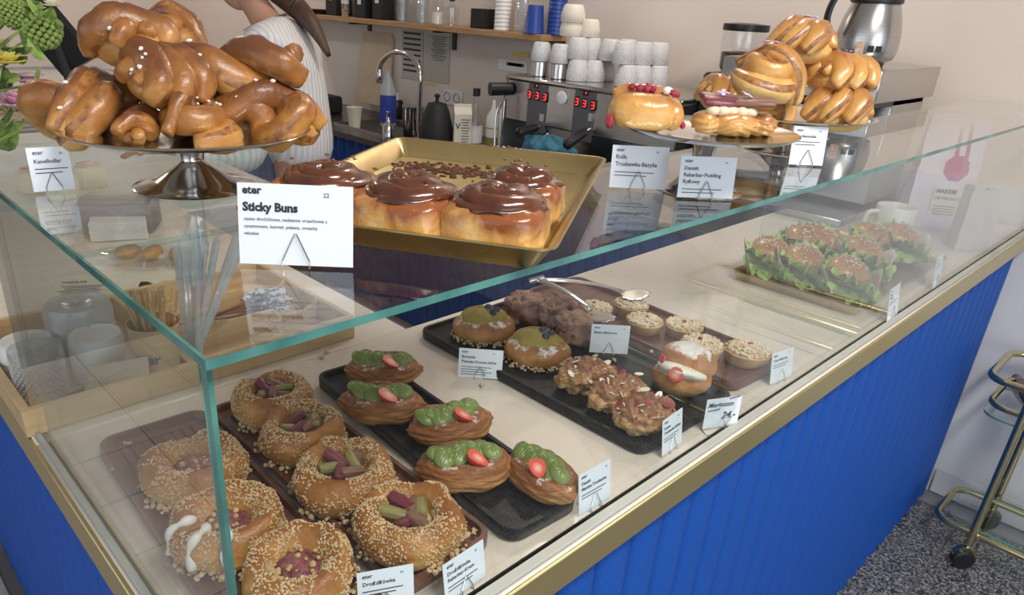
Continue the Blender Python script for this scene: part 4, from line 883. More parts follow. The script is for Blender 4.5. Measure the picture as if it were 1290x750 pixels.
def sandwich(label, x, y, seed, rz, dark=False, sc=1.0):
    random.seed(seed); t = thing('sandwich', label, 'sandwich', (x, y, .0035), rz, 'sandwiches on the golden tray')
    MB().blob((0, 0, .020), (.047, .043, .013), 26, 12).obj('bottom_bun', M['bunlight'], t, (0, -.004, 0), (.25, 0, 0), ang=180)
    mb = MB(); ruffle(mb, (0, -.014, .042), .064, seed, .017, (.35, 0, 0), 90, 6, 11); ruffle(mb, (0, .004, .056), .058, seed + 9, .016, (.35, .1, 1), 90, 6, 9); ruffle(mb, (.0, -.034, .038), .050, seed + 4, .026, (.7, 0, 2), 80, 6, 12); ruffle(mb, (.0, .030, .075), .038, seed + 6, .018, (-.5, 0, 2), 80, 6, 12)
    mb.obj('lettuce', M['lettuce_d'] if dark else M['lettuce'], t, ang=180)
    MB().blob((0, -.006, .052), (.045, .042, .009), 26, 10, lambda p, d: p * (1 + .15 * noise.noise(d * 5 + Vector((seed, 0, 0)))), M=None).obj('filling', M['meat'], t, ang=180)
    MB().blob((0, 0, 0), (.046, .043, .022), 28, 14, lambda p, d: Vector((p.x, p.y, max(p.z, -.008)))).obj('top_bun', M['bunlight'], t, (0, .006, .070), (.42, 0, 0), ang=180)
    mb = MB()
    for _ in range(46): a = random.uniform(0, 6.3); e = random.uniform(.5, 1.5); mb.ico((.046 * math.cos(a) * math.cos(e), .043 * math.sin(a) * math.cos(e), .0225 * math.sin(e)), .0013, q=(1.6, 1, .6))
    tag(mb.obj('sesame', M['cream'], t, (0, .006, .070), (.42, 0, 0), smooth=False), kind='stuff')
    mb = MB(); n = 40; vs = []      # folded paper with pointed corners round the back and sides
    for i in range(5):
        for k in range(n):
            a = 2 * PI * k / n; pt = abs(math.cos(2 * a + .785)) ** 3; front = max(0, -math.sin(a)) ** 1.5; q = i / 4
            R2 = .044 + q * (.014 + .010 * pt); vs.append((R2 * math.cos(a), R2 * math.sin(a), .002 + q * (.048 + .040 * pt) * (1 - .80 * front) + .003 * math.sin(a * 9 + seed)))
    fs = [(i * n + k, i * n + (k + 1) % n, (i + 1) * n + (k + 1) % n, (i + 1) * n + k) for i in range(4) for k in range(n)]; mb.add(vs, fs)
    o = mb.obj('paper_wrap', M['kraft_l'] if seed % 2 else M['kraft'], t, ang=30); md = o.modifiers.new('s', 'SOLIDIFY'); md.thickness = .0008
    t.scale = (sc,) * 3; return t
SW = [(952, 328, 1.49, 'sandwich with a seeded bun at the left front corner of the golden tray', -.5, 0), (1012, 340, 1.50, 'sandwich in the middle of the front row, ham under its bun', -.45, 1), (1068, 352, 1.50, 'sandwich at the right end of the front row, big paper fold beside it', -.3, 0), (985, 288, 1.67, 'dark leafed sandwich in the second row, furthest from the front glass', -.5, 2), (1035, 297, 1.70, 'leafy sandwich in the middle of the second row', -.4, 0), (1092, 310, 1.70, 'sandwich in the second row nearest the front glass', -.3, 1), (1105, 285, 1.86, 'sandwich in the third row behind the partition pane edge', -.4, 0), (1142, 285, 1.92, 'wrapped sandwich at the back right of the golden tray', -.2, 1)]
for k, (px, py, X_, lb, rz, dk) in enumerate(SW):
    p = atx(px, py, X_); sandwich(lb, X_, min(.29, max(.085, p.y)), k + 2, R_ + rz + .5, dk == 2, .98)
# mug, flour bag, paper bag
p = at(1118, 302); t = thing('mug', 'large cream mug behind the sandwiches', 'mug', (p.x, p.y, .0005), R_)
MB().lathe([(0, 0), (.040, 0), (.046, .004), (.0505, .030), (.052, .098), (.0505, .100), (.0485, .098), (.046, .03), (.038, .008), (0, .006)], 40).obj('cup_body', pm('cream_ceramic', (.74, .70, .64), rough=.3), t, ang=60)
MB().tube(spline([(-.050, 0, .082), (-.075, 0, .078), (-.083, 0, .052), (-.070, 0, .028), (-.047, 0, .022)], 6), .0062, 10).obj('handle', pm('cream_ceramic_handle', (.74, .70, .64), rough=.3), t)
def bag(t, w_, d_, h_, mat, gus=.75, seed=1, fold=False):
    n = 10; vs = []; rows = 12
    for i in range(rows + 1):
        q = i / rows; dd = d_ * (1 - gus * q ** 1.3) / 2; ww = w_ / 2 * (1 - .05 * q)
        ring = [(-ww + 2 * ww * k / n, -dd) for k in range(n + 1)] + [(ww + (-.012 if .1 < q else 0) * q, 0)] + [(ww - 2 * ww * k / n, dd) for k in range(n + 1)] + [(-ww + .012 * q, 0)]
        for k, (x, y) in enumerate(ring): z = h_ * q; nz = .005 * noise.noise(Vector((x * 25, y * 25, z * 22 + seed))); vs.append((x + nz, y + nz * (1 if y > 0 else -1.2), z + (.004 * math.sin(k * 2) if q == 1 and fold else 0)))
    m_ = 2 * n + 4; fs = [(i * m_ + k, i * m_ + (k + 1) % m_, (i + 1) * m_ + (k + 1) % m_, (i + 1) * m_ + k) for i in range(rows) for k in range(m_)] + [tuple(range(m_ - 1, -1, -1)), tuple(rows * m_ + k for k in range(m_))]
    mb = MB(); mb.add(vs, fs); return mb.obj('bag_body', mat, t, ang=35)
t = thing('flour_bag', 'tall pale lilac flour bag with a magenta print of a hand', 'bag', (2.415, .215, .0005), -.98); bag(t, .170, .09, .335, pm('lilac_paper', (.72, .64, .74), (.68, .60, .70), scale=8, rough=.5), seed=3)
mag = pm('magenta_print', (.42, .015, .18), rough=.5); mb = MB(); cxx, czz = .020, .185
mb.prism([(cxx + .036 * math.cos(a * PI / 4 + .39) * (1 if a != 6 else .9), czz + .040 * math.sin(a * PI / 4 + .39)) for a in range(8)], 0, .0006)
mb.prism([(cxx - .016, czz + .03), (cxx - .004, czz + .03), (cxx - .012, czz + .115), (cxx - .019, czz + .113)], 0, .0006); mb.prism([(cxx + .012, czz + .03), (cxx + .024, czz + .03), (cxx + .014, czz + .128), (cxx + .006, czz + .126)], 0, .0006)
mb.v = [(x, -.0435 + .062 * (y / .335) ** 1.2 * .55 - z - .004, y) for x, y, z in mb.v]; mb.obj('hand_print', mag, t, smooth=False)
mb = MB().box((.028, -.0425, .085), (.105, .001, .085)); mb.obj('label', pm('cream_label', (.74, .68, .52), rough=.6), t, smooth=False)
mb = MB(); text_mb(mb, 'MAKE■', -.02, .112, .016, .0008, y=-.0436); text_mb(mb, 'DE PRODUCTEN', -.02, .092, .0125, .0002, y=-.0436, shear=.2)
for k in range(4): mb.box((.015, -.0436, .072 - .008 * k), (.06, .0006, .002))
mb.obj('lettering', M['ink'], t, smooth=False)
t = thing('paper_bag', 'small open kraft paper bag near the end of the glass', 'bag', (2.235, .062, .0005), R_ - .1, rot=(.0, .0, R_ - .1)); bag(t, .085, .055, .175, M['kraft_l'], gus=.1, seed=8, fold=True)
# ================================================================ brewer, carafe
t = thing('coffee_brewer', 'brushed steel batch brewer standing at the end of the marble counter', 'coffee machine', (2.36, .60, .0005))
BT = .452
MB().box((0, 0, BT - .045), (.50, .48, .09), b=.003).obj('head', M['steel_b'], t)
MB().box((.10, 0, (BT - .09) / 2 + .02), (.28, .44, BT - .13), b=.003).obj('column', M['steel_b'], t)
MB().box((0, 0, .012), (.47, .46, .024), b=.003).obj('base', M['steel_b'], t)
MB().box((0, 0, BT - .100), (.46, .44, .018), b=.002).obj('recess_shade', M['black'], t)  # black slab painted in for the shade of the recess below the head
for y in (-.11, .11): MB().lathe([(0, 0), (.05, 0), (.062, .05), (.064, .055), (0, .055)], 28).obj('filter_basket', M['black'], t, (-.14, y, BT - .165))
p = atx(1085, 78, 2.22); t = thing('thermal_carafe', 'brushed steel thermal carafe with a black lid and handle on top of the brewer', 'carafe', (2.22, p.y, BT + .0012), R_)
MB().lathe([(0, 0), (.058, 0), (.060, .010), (.062, .014)], 40).obj('foot_ring', M['black'], t, ang=50)
MB().lathe([(.062, .014), (.078, .022), (.086, .045), (.085, .085), (.077, .125), (.066, .160), (.062, .168)], 48).obj('carafe_body', M['steel_b'], t, ang=60)
MB().lathe([(.063, .166), (.069, .170), (.069, .195), (.060, .206), (0, .209)], 40).obj('lid', M['black'], t, ang=50)
MB().tube(spline([(-.055, 0, .190), (-.090, 0, .202), (-.120, 0, .175), (-.130, 0, .125), (-.118, 0, .085)], 6), .0125, 10, fy=.7).obj('handle', M['black'], t)
MB().hull([(.055, -.014, .19), (.055, .014, .19), (.082, 0, .188), (.055, -.014, .203), (.055, .014, .203), (.082, 0, .200)]).obj('spout', M['black'], t)
for k, (dx, mt) in enumerate(((-.045, 'orange'), (-.022, 'black'), (-.004, 'black'))):
    a = -PI / 2 + dx * 14 ; MB().box((0, 0, 0), (.016 if k else .022, .002, .016 if k else .034), b=.0005).obj('sticker', pm('orange_sticker', (.62, .30, .16), (.75, .6, .5), scale=90, rough=.5) if mt == 'orange' else M['blackm'], t, (.0868 * math.cos(a), .0868 * math.sin(a), .050), (0, 0, a + PI / 2))
# ================================================================ kitchen counter along the right wall
KZ = -.10
kc = thing('kitchen_counter', 'dark topped kitchen counter with blue ribbed front along the back wall', 'counter')
MB().box((2.365, 1.55, KZ - .015), (.63, 1.90, .03), b=.003).box((2.365, 3.85, KZ - .015), (.63, 1.30, .03), b=.003).box((2.11, 2.85, KZ - .015), (.12, .70, .03)).box((2.62, 2.85, KZ - .015), (.12, .70, .03)).obj('worktop', M['dark'], kc)
MB().box((2.38, 2.6, (FZ + KZ - .20) / 2), (.58, 3.88, KZ - .20 - FZ - .01)).obj('carcass', M['navy'], kc)
krib = MB().prism(ar, FZ + .003, KZ - .032).mesh('kitchen_rib', M['navy'], True, 60)
for i in range(48): mo('rib', krib, kc, (2.085, .62 + .08 * i + .08, 0), (0, 0, -PI / 2))
MB().box((2.365, 2.85, KZ - .11), (.40, .62, .01)).box((2.165, 2.85, KZ - .05), (.008, .64, .12)).box((2.565, 2.85, KZ - .05), (.008, .64, .12)).box((2.365, 2.53, KZ - .05), (.40, .008, .12)).box((2.365, 3.17, KZ - .05), (.40, .008, .12)).obj('sink_basin', M['steel_b'], kc)
def kx(px, py, z=KZ): q = at(px, py, z); return (min(2.60, max(2.12, q.x)), q.y, KZ + .001)
def bottle(name, label, cat, loc, prof, mat, extra=(), group=None, seg=24, rz=0):
    t = thing(name, label, cat, loc, rz, group)
    for nm, pr, mt in (('body', prof, mat),) + tuple(extra): MB().lathe(pr, seg).obj(nm, mt, t, ang=50)
    return t
# tall tap
q = Vector((2.28, 2.56, KZ + .001)); t = thing('kitchen_tap', 'tall curved chrome tap over the sink', 'tap', q)
MB().lathe(cyl(.028, .012) , 20).obj('base', M['steel'], t); top = atx(507, 66, 2.28); sp_ = atx(478, 95, 2.28)
H = top.z - q.z; W_ = sp_.y - 2.56
MB().tube(spline([(0, 0, .01), (0, 0, H * .45), (0, .0, H * .80), (0, W_ * .22, H * .97), (0, W_ * .6, H * .99), (0, W_ * .9, H * .88), (0, W_, H * .76)], 7), .014, 12).obj('spout', M['steel'], t)
MB().lathe([(0, 0), (.016, 0), (.022, .02), (.019, .06), (.014, .075), (0, .075)], 18).obj('spray_head', M['steel'], t, (0, W_, H * .76 - .07)); MB().tube([(0, -.02, .07), (0, -.075, .10)], .008, 8).obj('lever', M['steel'], t)
bottle('knock_cylinder', 'tall steel cylinder beside the foot of the tap', 'container', kx(520, 172), [(0, 0), (.055, 0), (.055, .14), (.060, .145), (.060, .155), (0, .155)], M['steel'])
bottle('soap_bottle', 'clear soap bottle with blue wrapper and white shoulders beside the tap', 'bottle', (2.40, 2.98, KZ + .001), [(0, 0), (.042, 0), (.045, .01), (.045, .19), (.030, .23), (.018, .27), (.018, .30), (0, .30)], pm('grey_bottle', (.42, .45, .46), rough=.3), (('label', [(.0458, .02), (.0458, .17)], pm('blue_label', (.02, .04, .30), (.03, .06, .40), scale=40, rough=.5)),))
bottle('dish_brush_jar', 'squat black jar right of the blue-wrapped bottle', 'jar', kx(500, 150), cyl(.04, .11, .006), M['black'], (('lid', [(0, .11), (.018, .11), (.018, .15), (0, .15)], M['white']),))
bottle('paper_cup', 'cream paper cup standing on the sink edge', 'cup', (2.20, 3.02, KZ + .001), [(0, 0), (.030, 0), (.043, .105), (.045, .108), (.041, .108), (.029, .004), (0, .004)], pm('cream_paper', (.72, .68, .55), rough=.6))
bottle('soap_dispenser', 'small steel soap dispenser at the front of the sink', 'dispenser', (2.13, 2.62, KZ + .001), [(0, 0), (.030, 0), (.030, .07), (.012, .09), (.010, .13), (.014, .14), (0, .145)], M['steel'])
t = thing('coffee_pot', 'black pear-shaped pot with a knob lid beside the milk carton', 'pot', kx(549, 184)); MB().lathe([(0, 0), (.085, 0), (.090, .01), (.085, .08), (.062, .17), (.045, .205), (0, .215)], 28).obj('pot_body', M['blackm'], t); MB().lathe([(0, 0), (.010, 0), (.008, .015), (.016, .028), (.010, .036), (0, .037)], 14).obj('knob', M['blackm'], t, (0, 0, .213))
t = thing('milk_carton', 'cream carton with grey print standing right of the black pot', 'carton', (kx(572, 187)[0] + .02, kx(572, 187)[1] - .03, KZ + .001), R_ + .1); ctn = pm('carton_paper', (.72, .67, .56), rough=.6)
MB().box((0, 0, .085), (.085, .07, .17), b=.002).hull([(x, y, z) for x in (-.0425, .0425) for y, z in ((-.035, .17), (.035, .17), (0, .20))]).box((0, 0, .205), (.085, .004, .02)).obj('carton_body', ctn, t, smooth=False)
mb = MB()
for k in range(9): mb.box((.012, -.0355, .145 - .013 * k), (.042 - .006 * (k % 3), .0008, .004))
text_mb(mb, 'V', -.036, .10, .04, .001, y=-.0358); mb.obj('lettering', pm('grey_print', (.12, .11, .10), rough=.6), t, smooth=False)
gb_ = [(0, 0), (.035, 0), (.037, .008), (.037, .13), (.014, .19), (.013, .25), (.015, .255), (0, .256)]
bottle('syrup_bottle', 'clear syrup bottle with white label and black cap', 'bottle', kx(597, 187), gb_, M['glass_s'], (('label', [(.0378, .03), (.0378, .115)], M['white']), ('cap', [(0, .25), (.018, .25), (.018, .285), (0, .286)], M['black'])))
bottle('squeeze_bottle', 'white squeeze bottle with yellow line left of the coffee machine', 'bottle', kx(619, 188), [(0, 0), (.032, 0), (.034, .01), (.034, .16), (.012, .19), (.006, .235), (0, .236)], M['white'], (('green_band', [(.0345, .02), (.0345, .06)], pm('olive_band', (.30, .28, .06), rough=.5)), ('yellow_line', [(.0345, .10), (.0345, .108)], pm('yellow_line', (.6, .55, .1), rough=.5))))
bottle('sauce_bottle', 'white bottle with a red top closest to the coffee machine', 'bottle', kx(637, 190), [(0, 0), (.042, 0), (.044, .01), (.044, .19), (.022, .215), (0, .218)], M['white'], (('red_top', [(0, .216), (.014, .216), (.012, .245), (0, .246)], pm('red_plastic', (.5, .04, .03), rough=.4)),))
t = thing('chopping_board', 'pale chopping board leaning on the wall left of the tap', 'board', (2.62, 3.44, KZ + .001), 0, rot=(0, .12, 0)); MB().prism([(y, x) for x, y in rrect(.30, .42, .03)], -.008, .008, M=Matrix.Translation((0, 0, .26)) @ Matrix.Rotation(PI / 2, 4, 'Y') @ Matrix.Rotation(PI / 2, 4, 'Z') @ Matrix.Rotation(PI / 2, 4, 'Z')).obj('board_body', pm('board_plastic', (.62, .50, .36), (.56, .42, .28), scale=5, rough=.5), t)
t = thing('dish_rack', 'black dish rack with dark utensils beside the person', 'rack', (2.30, 3.62, KZ + .001))
MB().box((0, 0, .05), (.26, .30, .10), b=.01).obj('rack_body', M['blackm'], t)
for k in range(4): MB().tube([(.03 * k - .04, .02 * k, .10), (.04 * k - .06, .03 * k - .03, .30 + .03 * (k % 2))], .008, 8).obj('utensil', M['black'], t)
# posters, socket, notes on the wall
def sheet(label, px0, py0, px1, py1, mat, lines=0, nm='wall_sheet'):
    a = atx(px0, py0, WX - .002); b = atx(px1, py1, WX - .002); cy = (a.y + b.y) / 2; w_ = abs(a.y - b.y); h_ = abs(a.z - b.z); cz = (a.z + b.z) / 2
    t = thing(nm, label, 'notice', (WX - .0035, cy, cz)); MB().box((0, 0, 0), (.002, w_, h_)).obj('sheet', mat, t, smooth=False)
    if lines:
        mb = MB()
        for k in range(abs(lines)): th = .011 if lines > 0 else .0035; mb.box((-.0018, -(.0 if lines > 0 else .02), h_ / 2 - .012 - k * (h_ - .03) / abs(lines) * (1 if lines > 0 else .6)), (.001, w_ * (.82 if lines > 0 else .6 - .1 * (k % 3)), th))
        mb.obj('print', M['ink'], t, smooth=False)
    return t
gp = pm('grey_sheet', (.50, .48, .42), rough=.6)
sheet('grey sheet with bold black bars under the shelf', 507, 38, 532, 102, gp, 8); sheet('grey sheet with fine print right of the barred sheet', 535, 42, 565, 106, gp, -12)
sheet('yellow strip of tape under the grey sheets', 533, 103, 552, 108, pm('yellow_tape', (.72, .66, .22), rough=.6)); sheet('yellow note on the wall above the coffee machine', 646, 64, 666, 73, pm('yellow_note', (.70, .64, .18), rough=.6)); sheet('white printed sheets on the wall left of the stacked cups', 628, 74, 664, 93, M['white'], -8)
p = atx(556, 120, WX); t = thing('wall_socket', 'white wall socket above the syrup bottle', 'socket', (WX - .005, p.y - .10, p.z)); MB().box((0, 0, 0), (.008, .16, .085), b=.003).obj('plate', M['white'], t)
for y in (-.04, .04): MB().lathe([(.022, 0), (.026, .002), (.024, .003), (.019, -.002)], 20, M=Matrix.Rotation(-PI / 2, 4, 'Y')).obj('outlet', M['greytile'], t, (-.005, y, 0))
# shelf
t = thing('wall_shelf', 'long wooden shelf with black brackets above the sink', 'shelf', (0, 0, 0)); SZ = .445
MB().box((2.592, 3.10, SZ - .014), (.18, 2.26, .028), b=.002).obj('board', M['shelfwood'], t)
for py_ in (463, 570, 707): y = atx(py_, 45, 2.66).y; MB().box((2.675, y, SZ - .075), (.012, .026, .10)).box((2.60, y, SZ - .034), (.14, .026, .010)).obj('bracket', M['black'], t)
def sh(px): return (2.58, atx(px, 25, 2.58).y, SZ + .001)
def shobj(name, label, cat, px, prof, mat, extra=(), group=None, dx=0):
    l = sh(px); return bottle(name, label, cat, (l[0] + dx, l[1], l[2]), prof, mat, extra, group)
l = sh(404); t = thing('frying_pan', 'black shallow pan at the left end of the shelf', 'pan', (2.57, l[1], l[2])); MB().lathe([(0, 0), (.075, 0), (.09, .025), (.088, .026), (.072, .004), (0, .004)], 32).obj('pan_body', M['black'], t)
for px, w_, h_, lb in ((424, .12, .16, 'matt black box behind the small spice jar'), (460, .11, .14, 'matt black box with white label on the shelf'), (482, .10, .16, 'matt black box next to the glasses on the shelf')):
    l = sh(px); t = thing('black_box', lb, 'box', (2.60, l[1], l[2])); MB().box((0, 0, h_ / 2), (.12, w_, h_), b=.004).obj('box_body', M['blackm'], t); MB().box((-.0615, .0, h_ * .62), (.001, .035, .03)).obj('label', M['white'], t, smooth=False)
shobj('spice_jar', 'small labelled spice jar in front of the black boxes', 'jar', 443, [(0, 0), (.022, 0), (.022, .07), (0, .07)], pm('spice', (.50, .40, .26), (.16, .1, .06), scale=60, rough=.5), (('cap', [(0, .07), (.023, .07), (.023, .09), (0, .09)], M['white']),), dx=-.045)
gl = [(0, 0), (.032, 0), (.036, .13), (.037, .131), (.034, .13), (.030, .006), (0, .006)]
for k, px in enumerate((499, 511, 523, 536)): shobj('drinking_glass', 'straight clear drinking glass, %s from the black boxes on the shelf' % ('first', 'second', 'third', 'fourth')[k], 'glass', px, gl, M['glass_s'], (), 'clear glasses on the shelf', -.02 if k % 2 else .03)
shobj('storage_jar', 'glass jar with pale contents between the glasses and the pump bottle', 'jar', 551, [(0, 0), (.035, 0), (.035, .10), (.028, .115), (0, .116)], M['glass_s'], (('contents', [(0, .004), (.032, .004), (.032, .06), (0, .06)], M['cream']),))
shobj('pump_bottle', 'square-shouldered glass bottle with black stopper on the shelf', 'bottle', 569, [(0, 0), (.038, 0), (.040, .01), (.040, .085), (.015, .10), (.012, .12), (0, .121)], M['glass_s'], (('stopper', [(0, .115), (.014, .115), (.014, .15), (0, .15)], M['black']),))
l = sh(608); t = thing('black_cube', 'plain black cube box on the shelf', 'box', l); MB().box((0, 0, .045), (.09, .085, .09), b=.002).obj('box_body', M['blackm'], t)
cupm = [(0, 0), (.036, 0), (.030, .09), (.0, .091)]
def tower(name, label, px, n, mat, dz=.018, h=.09, r=.040, dx=0, band=None):
    l = sh(px); t = thing(name, label, 'cups', (l[0] + dx, l[1], l[2])); me = MB().lathe([(r, 0), (r + .0015, .002), (r, .004), (r * .78, h), (0, h)], 28).mesh('cup', mat, True, 50)
    for k in range(n): mo('cup', me, t, (0, 0, k * dz))
    if band: MB().lathe([(r * .985, .010), (r * .975, .014)], 28).obj('band', band, t)
    return t
tower('paper_cup_stack', 'tall stack of white paper cups on the shelf', 633, 9, M['white']); tower('plastic_cup_stack', 'stack of clear plastic cups on the shelf', 659, 8, M['clearp'], .012, .11)
bc = pm('blue_cup', (.02, .06, .32), rough=.4)
tower('blue_cup_stack', 'upside-down blue paper cup on the shelf', 683, 1, bc, .02, .12, .045, -.05, M['white']); tower('blue_cup_stack', 'tall stack of blue paper cups behind the single blue one', 696, 9, bc, .018, .11, .042, .03, M['white'])
# ================================================================ espresso machine
EX = 2.20; y0, y1 = 1.02, atx(637, 95, EX).y
em = thing('espresso_machine', 'two-group steel espresso machine with red digital displays', 'coffee machine', (0, 0, 0)); ET = .275
YC = (y0 + y1) / 2; WE = y1 - y0
MB().box((2.42, YC, ET - .085), (.42, WE, .17), b=.006).obj('body', M['steel_b'], em); MB().box((2.50, YC, .0), (.26, WE - .04, .26), b=.004).obj('back_column', M['steel_b'], em)
MB().box((2.40, YC, KZ + .035), (.46, WE, .07), b=.006).obj('drip_tray', M['dark'], em); MB().box((2.42, YC, ET + .008), (.44, WE + .01, .016), b=.004).obj('cup_rail', M['steel'], em)
MB().box((2.40, y1 + .004, .087), (.40, .012, .37), b=.003).obj('side_panel', M['steel_b'], em)
red = pm('red_display', (1.0, .03, .03), rough=.4, emit=2.2)
for px, py, e_ in ((667, 119, 0), (677, 120.5, 0), (686.5, 122.5, 0), (727, 128, 0), (736.5, 130.5, 0), (747, 133, 0)):
    p = atx(px, py, 2.2055); MB().box((2.206, p.y, p.z), (.006, .026, .040), b=.002).obj('display', M['black'], em); mb = MB(); dd_ = COL.objects[-1]
    for dy, dz, sy, sz in ((0, .012, .012, .003), (0, 0, .012, .003), (0, -.012, .012, .003), (-.007, .006, .003, .011), (-.007, -.006, .003, .011)): mb.box((2.2022, p.y + dy, p.z + dz), (.002, sy, sz))
    mb.obj('digit', red, dd_, smooth=False)
for px, py in ((676, 107), (738, 116)): p = atx(px, py, 2.2055); MB().box((2.206, p.y, p.z), (.005, .026, .026), b=.001).obj('small_display', M['black'], em); MB().box((2.2025, p.y - .004, p.z - .003), (.002, .005, .005)).obj('digit', red, em, smooth=False)
for px in (677, 737): p = atx(px, 125, 2.208); MB().box((2.2085, p.y, ET - .10), (.003, .105, .19)).obj('dark_strip', pm('grey_strip', (.10, .10, .11), rough=.3), em)
p = atx(707, 123, 2.2); MB().lathe([(.026, 0), (.026, .008), (.022, .010), (0, .009)], 24, M=Matrix.Translation((2.208, p.y, p.z)) @ Matrix.Rotation(-PI / 2, 4, 'Y')).obj('gauge', M['white'], em)
for px, hx in ((690, 649), (752, 709)):
    p = atx(px, 152, 2.25); MB().lathe([(0, .03), (.045, .03), (.045, .0), (.036, -.005), (.036, -.028), (0, -.03)], 24).obj('group_head', M['steel'], em, (2.25, p.y, p.z)); e = atx(hx + 3, 168 if px < 700 else 184, 2.06); s_ = Vector((2.24, p.y, p.z - .015)); d = e - s_
    MB().tube([s_ + d * q for q in (0.12, .2, .34)], (.009, .009, .008), 10).obj('portafilter_arm', M['steel'], em); MB().tube([s_ + d * q for q in (.32, .38, .7, .95, 1)], (.012, .017, .018, .021, .012), 12).obj('portafilter_handle', M['black'], em)
    MB().tube([(2.25, p.y, p.z - .03), (2.25, p.y - .012, p.z - .06), (2.25, p.y + .012, p.z - .06)], .008, 8).obj('spout', M['steel'], em)
p = atx(655, 117, 2.14); MB().tube([(2.21, y1 - .03, p.z), (2.12, y1 + .01, p.z - .002)], (.026, .028), 14).obj('steam_knob', M['black'], em); MB().tube(spline([(2.17, y1 - .04, .20), (2.14, y1 - .02, .14), (2.13, y1 - .03, .0), (2.12, y1 - .05, -.03)], 5), .0045, 8).obj('steam_wand', M['steel'], em)
random.seed(9); mb = MB()
p = kx(690, 190, .0); q = Vector((2.17, atx(690, 175, 2.17).y, KZ + .072))
MB().blob((0, 0, .045), (.045, .13, .062), 60, 26, lambda p, d: p * (1 + .30 * math.sin(math.atan2(d.y, d.x) * 9 + 3 * noise.noise(p * 20)) * .4 + .25 * noise.noise(p * 25))).obj('blue_cloth', pm('teal_cloth', (.06, .22, .30), (.04, .15, .22), scale=50, rough=.9, bump=1), None, q, ang=180)
tag(bpy.data.objects['blue_cloth'], 'crumpled teal cloth on the drip tray below the left handle', 'cloth')
speck = pm('speckled_stoneware', (.64, .63, .64), (.20, .18, .18), scale=190, rough=.45, rp=(.60, .66)); speck2 = pm('cream_stoneware', (.76, .68, .58), rough=.5)
def cup(label, px, py, X, mat=speck, r=.044, h=.082, gr='speckled cups stacked on the coffee machine', z=None):
    p = atx(px, py, X); zz = ET + .017 if z is None else z
    t = MB().lathe([(r * .93, 0), (r, .004), (r * .99, h * .45), (r * .80, h * .92), (r * .66, h), (0, h)], 24).obj('stoneware_cup', mat, None, (X, p.y, zz), ang=50); tag(t, label, 'cup', gr)
L1, L2 = ET + .017, ET + .017 + .083
B_ = 'bottom layer on the coffee machine'; T_ = 'second layer on the coffee machine'
for px, X, lb in ((727, 2.32, 'first from the pitchers'), (749, 2.38, 'second from the pitchers'), (762, 2.46, 'third and partly hidden'), (790, 2.34, 'fourth, in the front row'), (808, 2.40, 'fifth, next to the last'), (829, 2.48, 'last on the right')): cup('speckled cup, %s, %s' % (lb, B_), px, 90, X)
for px, X, lb in ((727, 2.33, 'leftmost, under the cream cups'), (744, 2.40, 'second from the left'), (768, 2.42, 'third from the left'), (789, 2.52, 'set back against the wall'), (786, 2.34, 'at the middle front'), (808, 2.41, 'second from the right'), (829, 2.49, 'rightmost')): cup('speckled cup, %s, %s' % (lb, T_), px, 70, X, z=L2)
for px, lb in ((680, 'speckled cup resting on the left steel pitcher'), (704, 'speckled cup resting on the right steel pitcher')):
    p = atx(px, 88, 2.30); t = thing('milk_pitcher', 'small steel pitcher %s on the coffee machine edge' % ('at the left' if px < 690 else 'at the right'), 'pitcher', (2.30, p.y, L1)); MB().lathe(cyl(.040, .060, .003), 24).obj('pitcher_body', M['steel'], t); cup(lb, px, 88, 2.30, z=L1 + .0605, r=.042, h=.075, gr='cups on steel pitchers')
for px, X, z, r, lb in ((720, 2.36, L2 + .083, .050, 'wide cream cup, lower of the two nested at the shelf end'), (720, 2.36, L2 + .135, .050, 'wide cream cup, upper of the two nested at the shelf end'), (743, 2.40, L2 + .083, .042, 'smaller cream cup right of the two nested ones')): cup(lb, px, 40, X, speck2, r, .068, 'cream cups on the top layer', z)
# grinder right of the machine
g_ = Vector((2.40, .935, KZ + .001)); t = thing('coffee_grinder', 'black coffee grinder with a clear bean hopper and black lid', 'grinder', g_)
MB().box((.02, 0, .24), (.22, .17, .48), b=.01).obj('grinder_body', M['blackm'], t); MB().lathe([(.050, .475), (.070, .50), (.074, .60), (.072, .62)], 32).obj('hopper', M['glass_s'], t); MB().lathe([(0, .62), (.076, .62), (.078, .625), (.077, .642), (.03, .646), (0, .646)], 32).obj('hopper_lid', M['black'], t)
tag(MB().lathe([(0, .477), (.048, .477), (.066, .50), (.068, .55), (0, .555)], 24).obj('coffee_beans', pm('coffee_beans', (.03, .015, .01), (.09, .045, .025), scale=90, rough=.4, bump=1), t), kind='stuff')
# ================================================================ skin-modifier figures
def skinned(nodes, edges, sub=2):
    """nodes: (point, radius) or (point, (rx, ry))"""
    me = bpy.data.meshes.new('s'); me.from_pydata([tuple(p) for p, r in nodes], edges, []); o = bpy.data.objects.new('s', me); COL.objects.link(o)
    md = o.modifiers.new('k', 'SKIN'); md.use_smooth_shade = True; o.modifiers.new('b', 'SUBSURF').levels = sub
    for i, (p, r) in enumerate(nodes): me.skin_vertices[0].data[i].radius = r if hasattr(r, '__len__') else (r, r)
    me.skin_vertices[0].data[0].use_root = True
    e = bpy.data.meshes.new_from_object(o.evaluated_get(bpy.context.evaluated_depsgraph_get())); mb = MB(); mb.v = [tuple(v.co) for v in e.vertices]; mb.f = [tuple(p.vertices) for p in e.polygons]; mb.m = [0] * len(mb.f)
    bpy.data.objects.remove(o); bpy.data.meshes.remove(me); bpy.data.meshes.remove(e); return mb
def chain(nodes, edges, start, pts):
    i = start
    for p, r in pts: nodes.append((Vector(p), r)); edges.append((i, len(nodes) - 1)); i = len(nodes) - 1
    return i
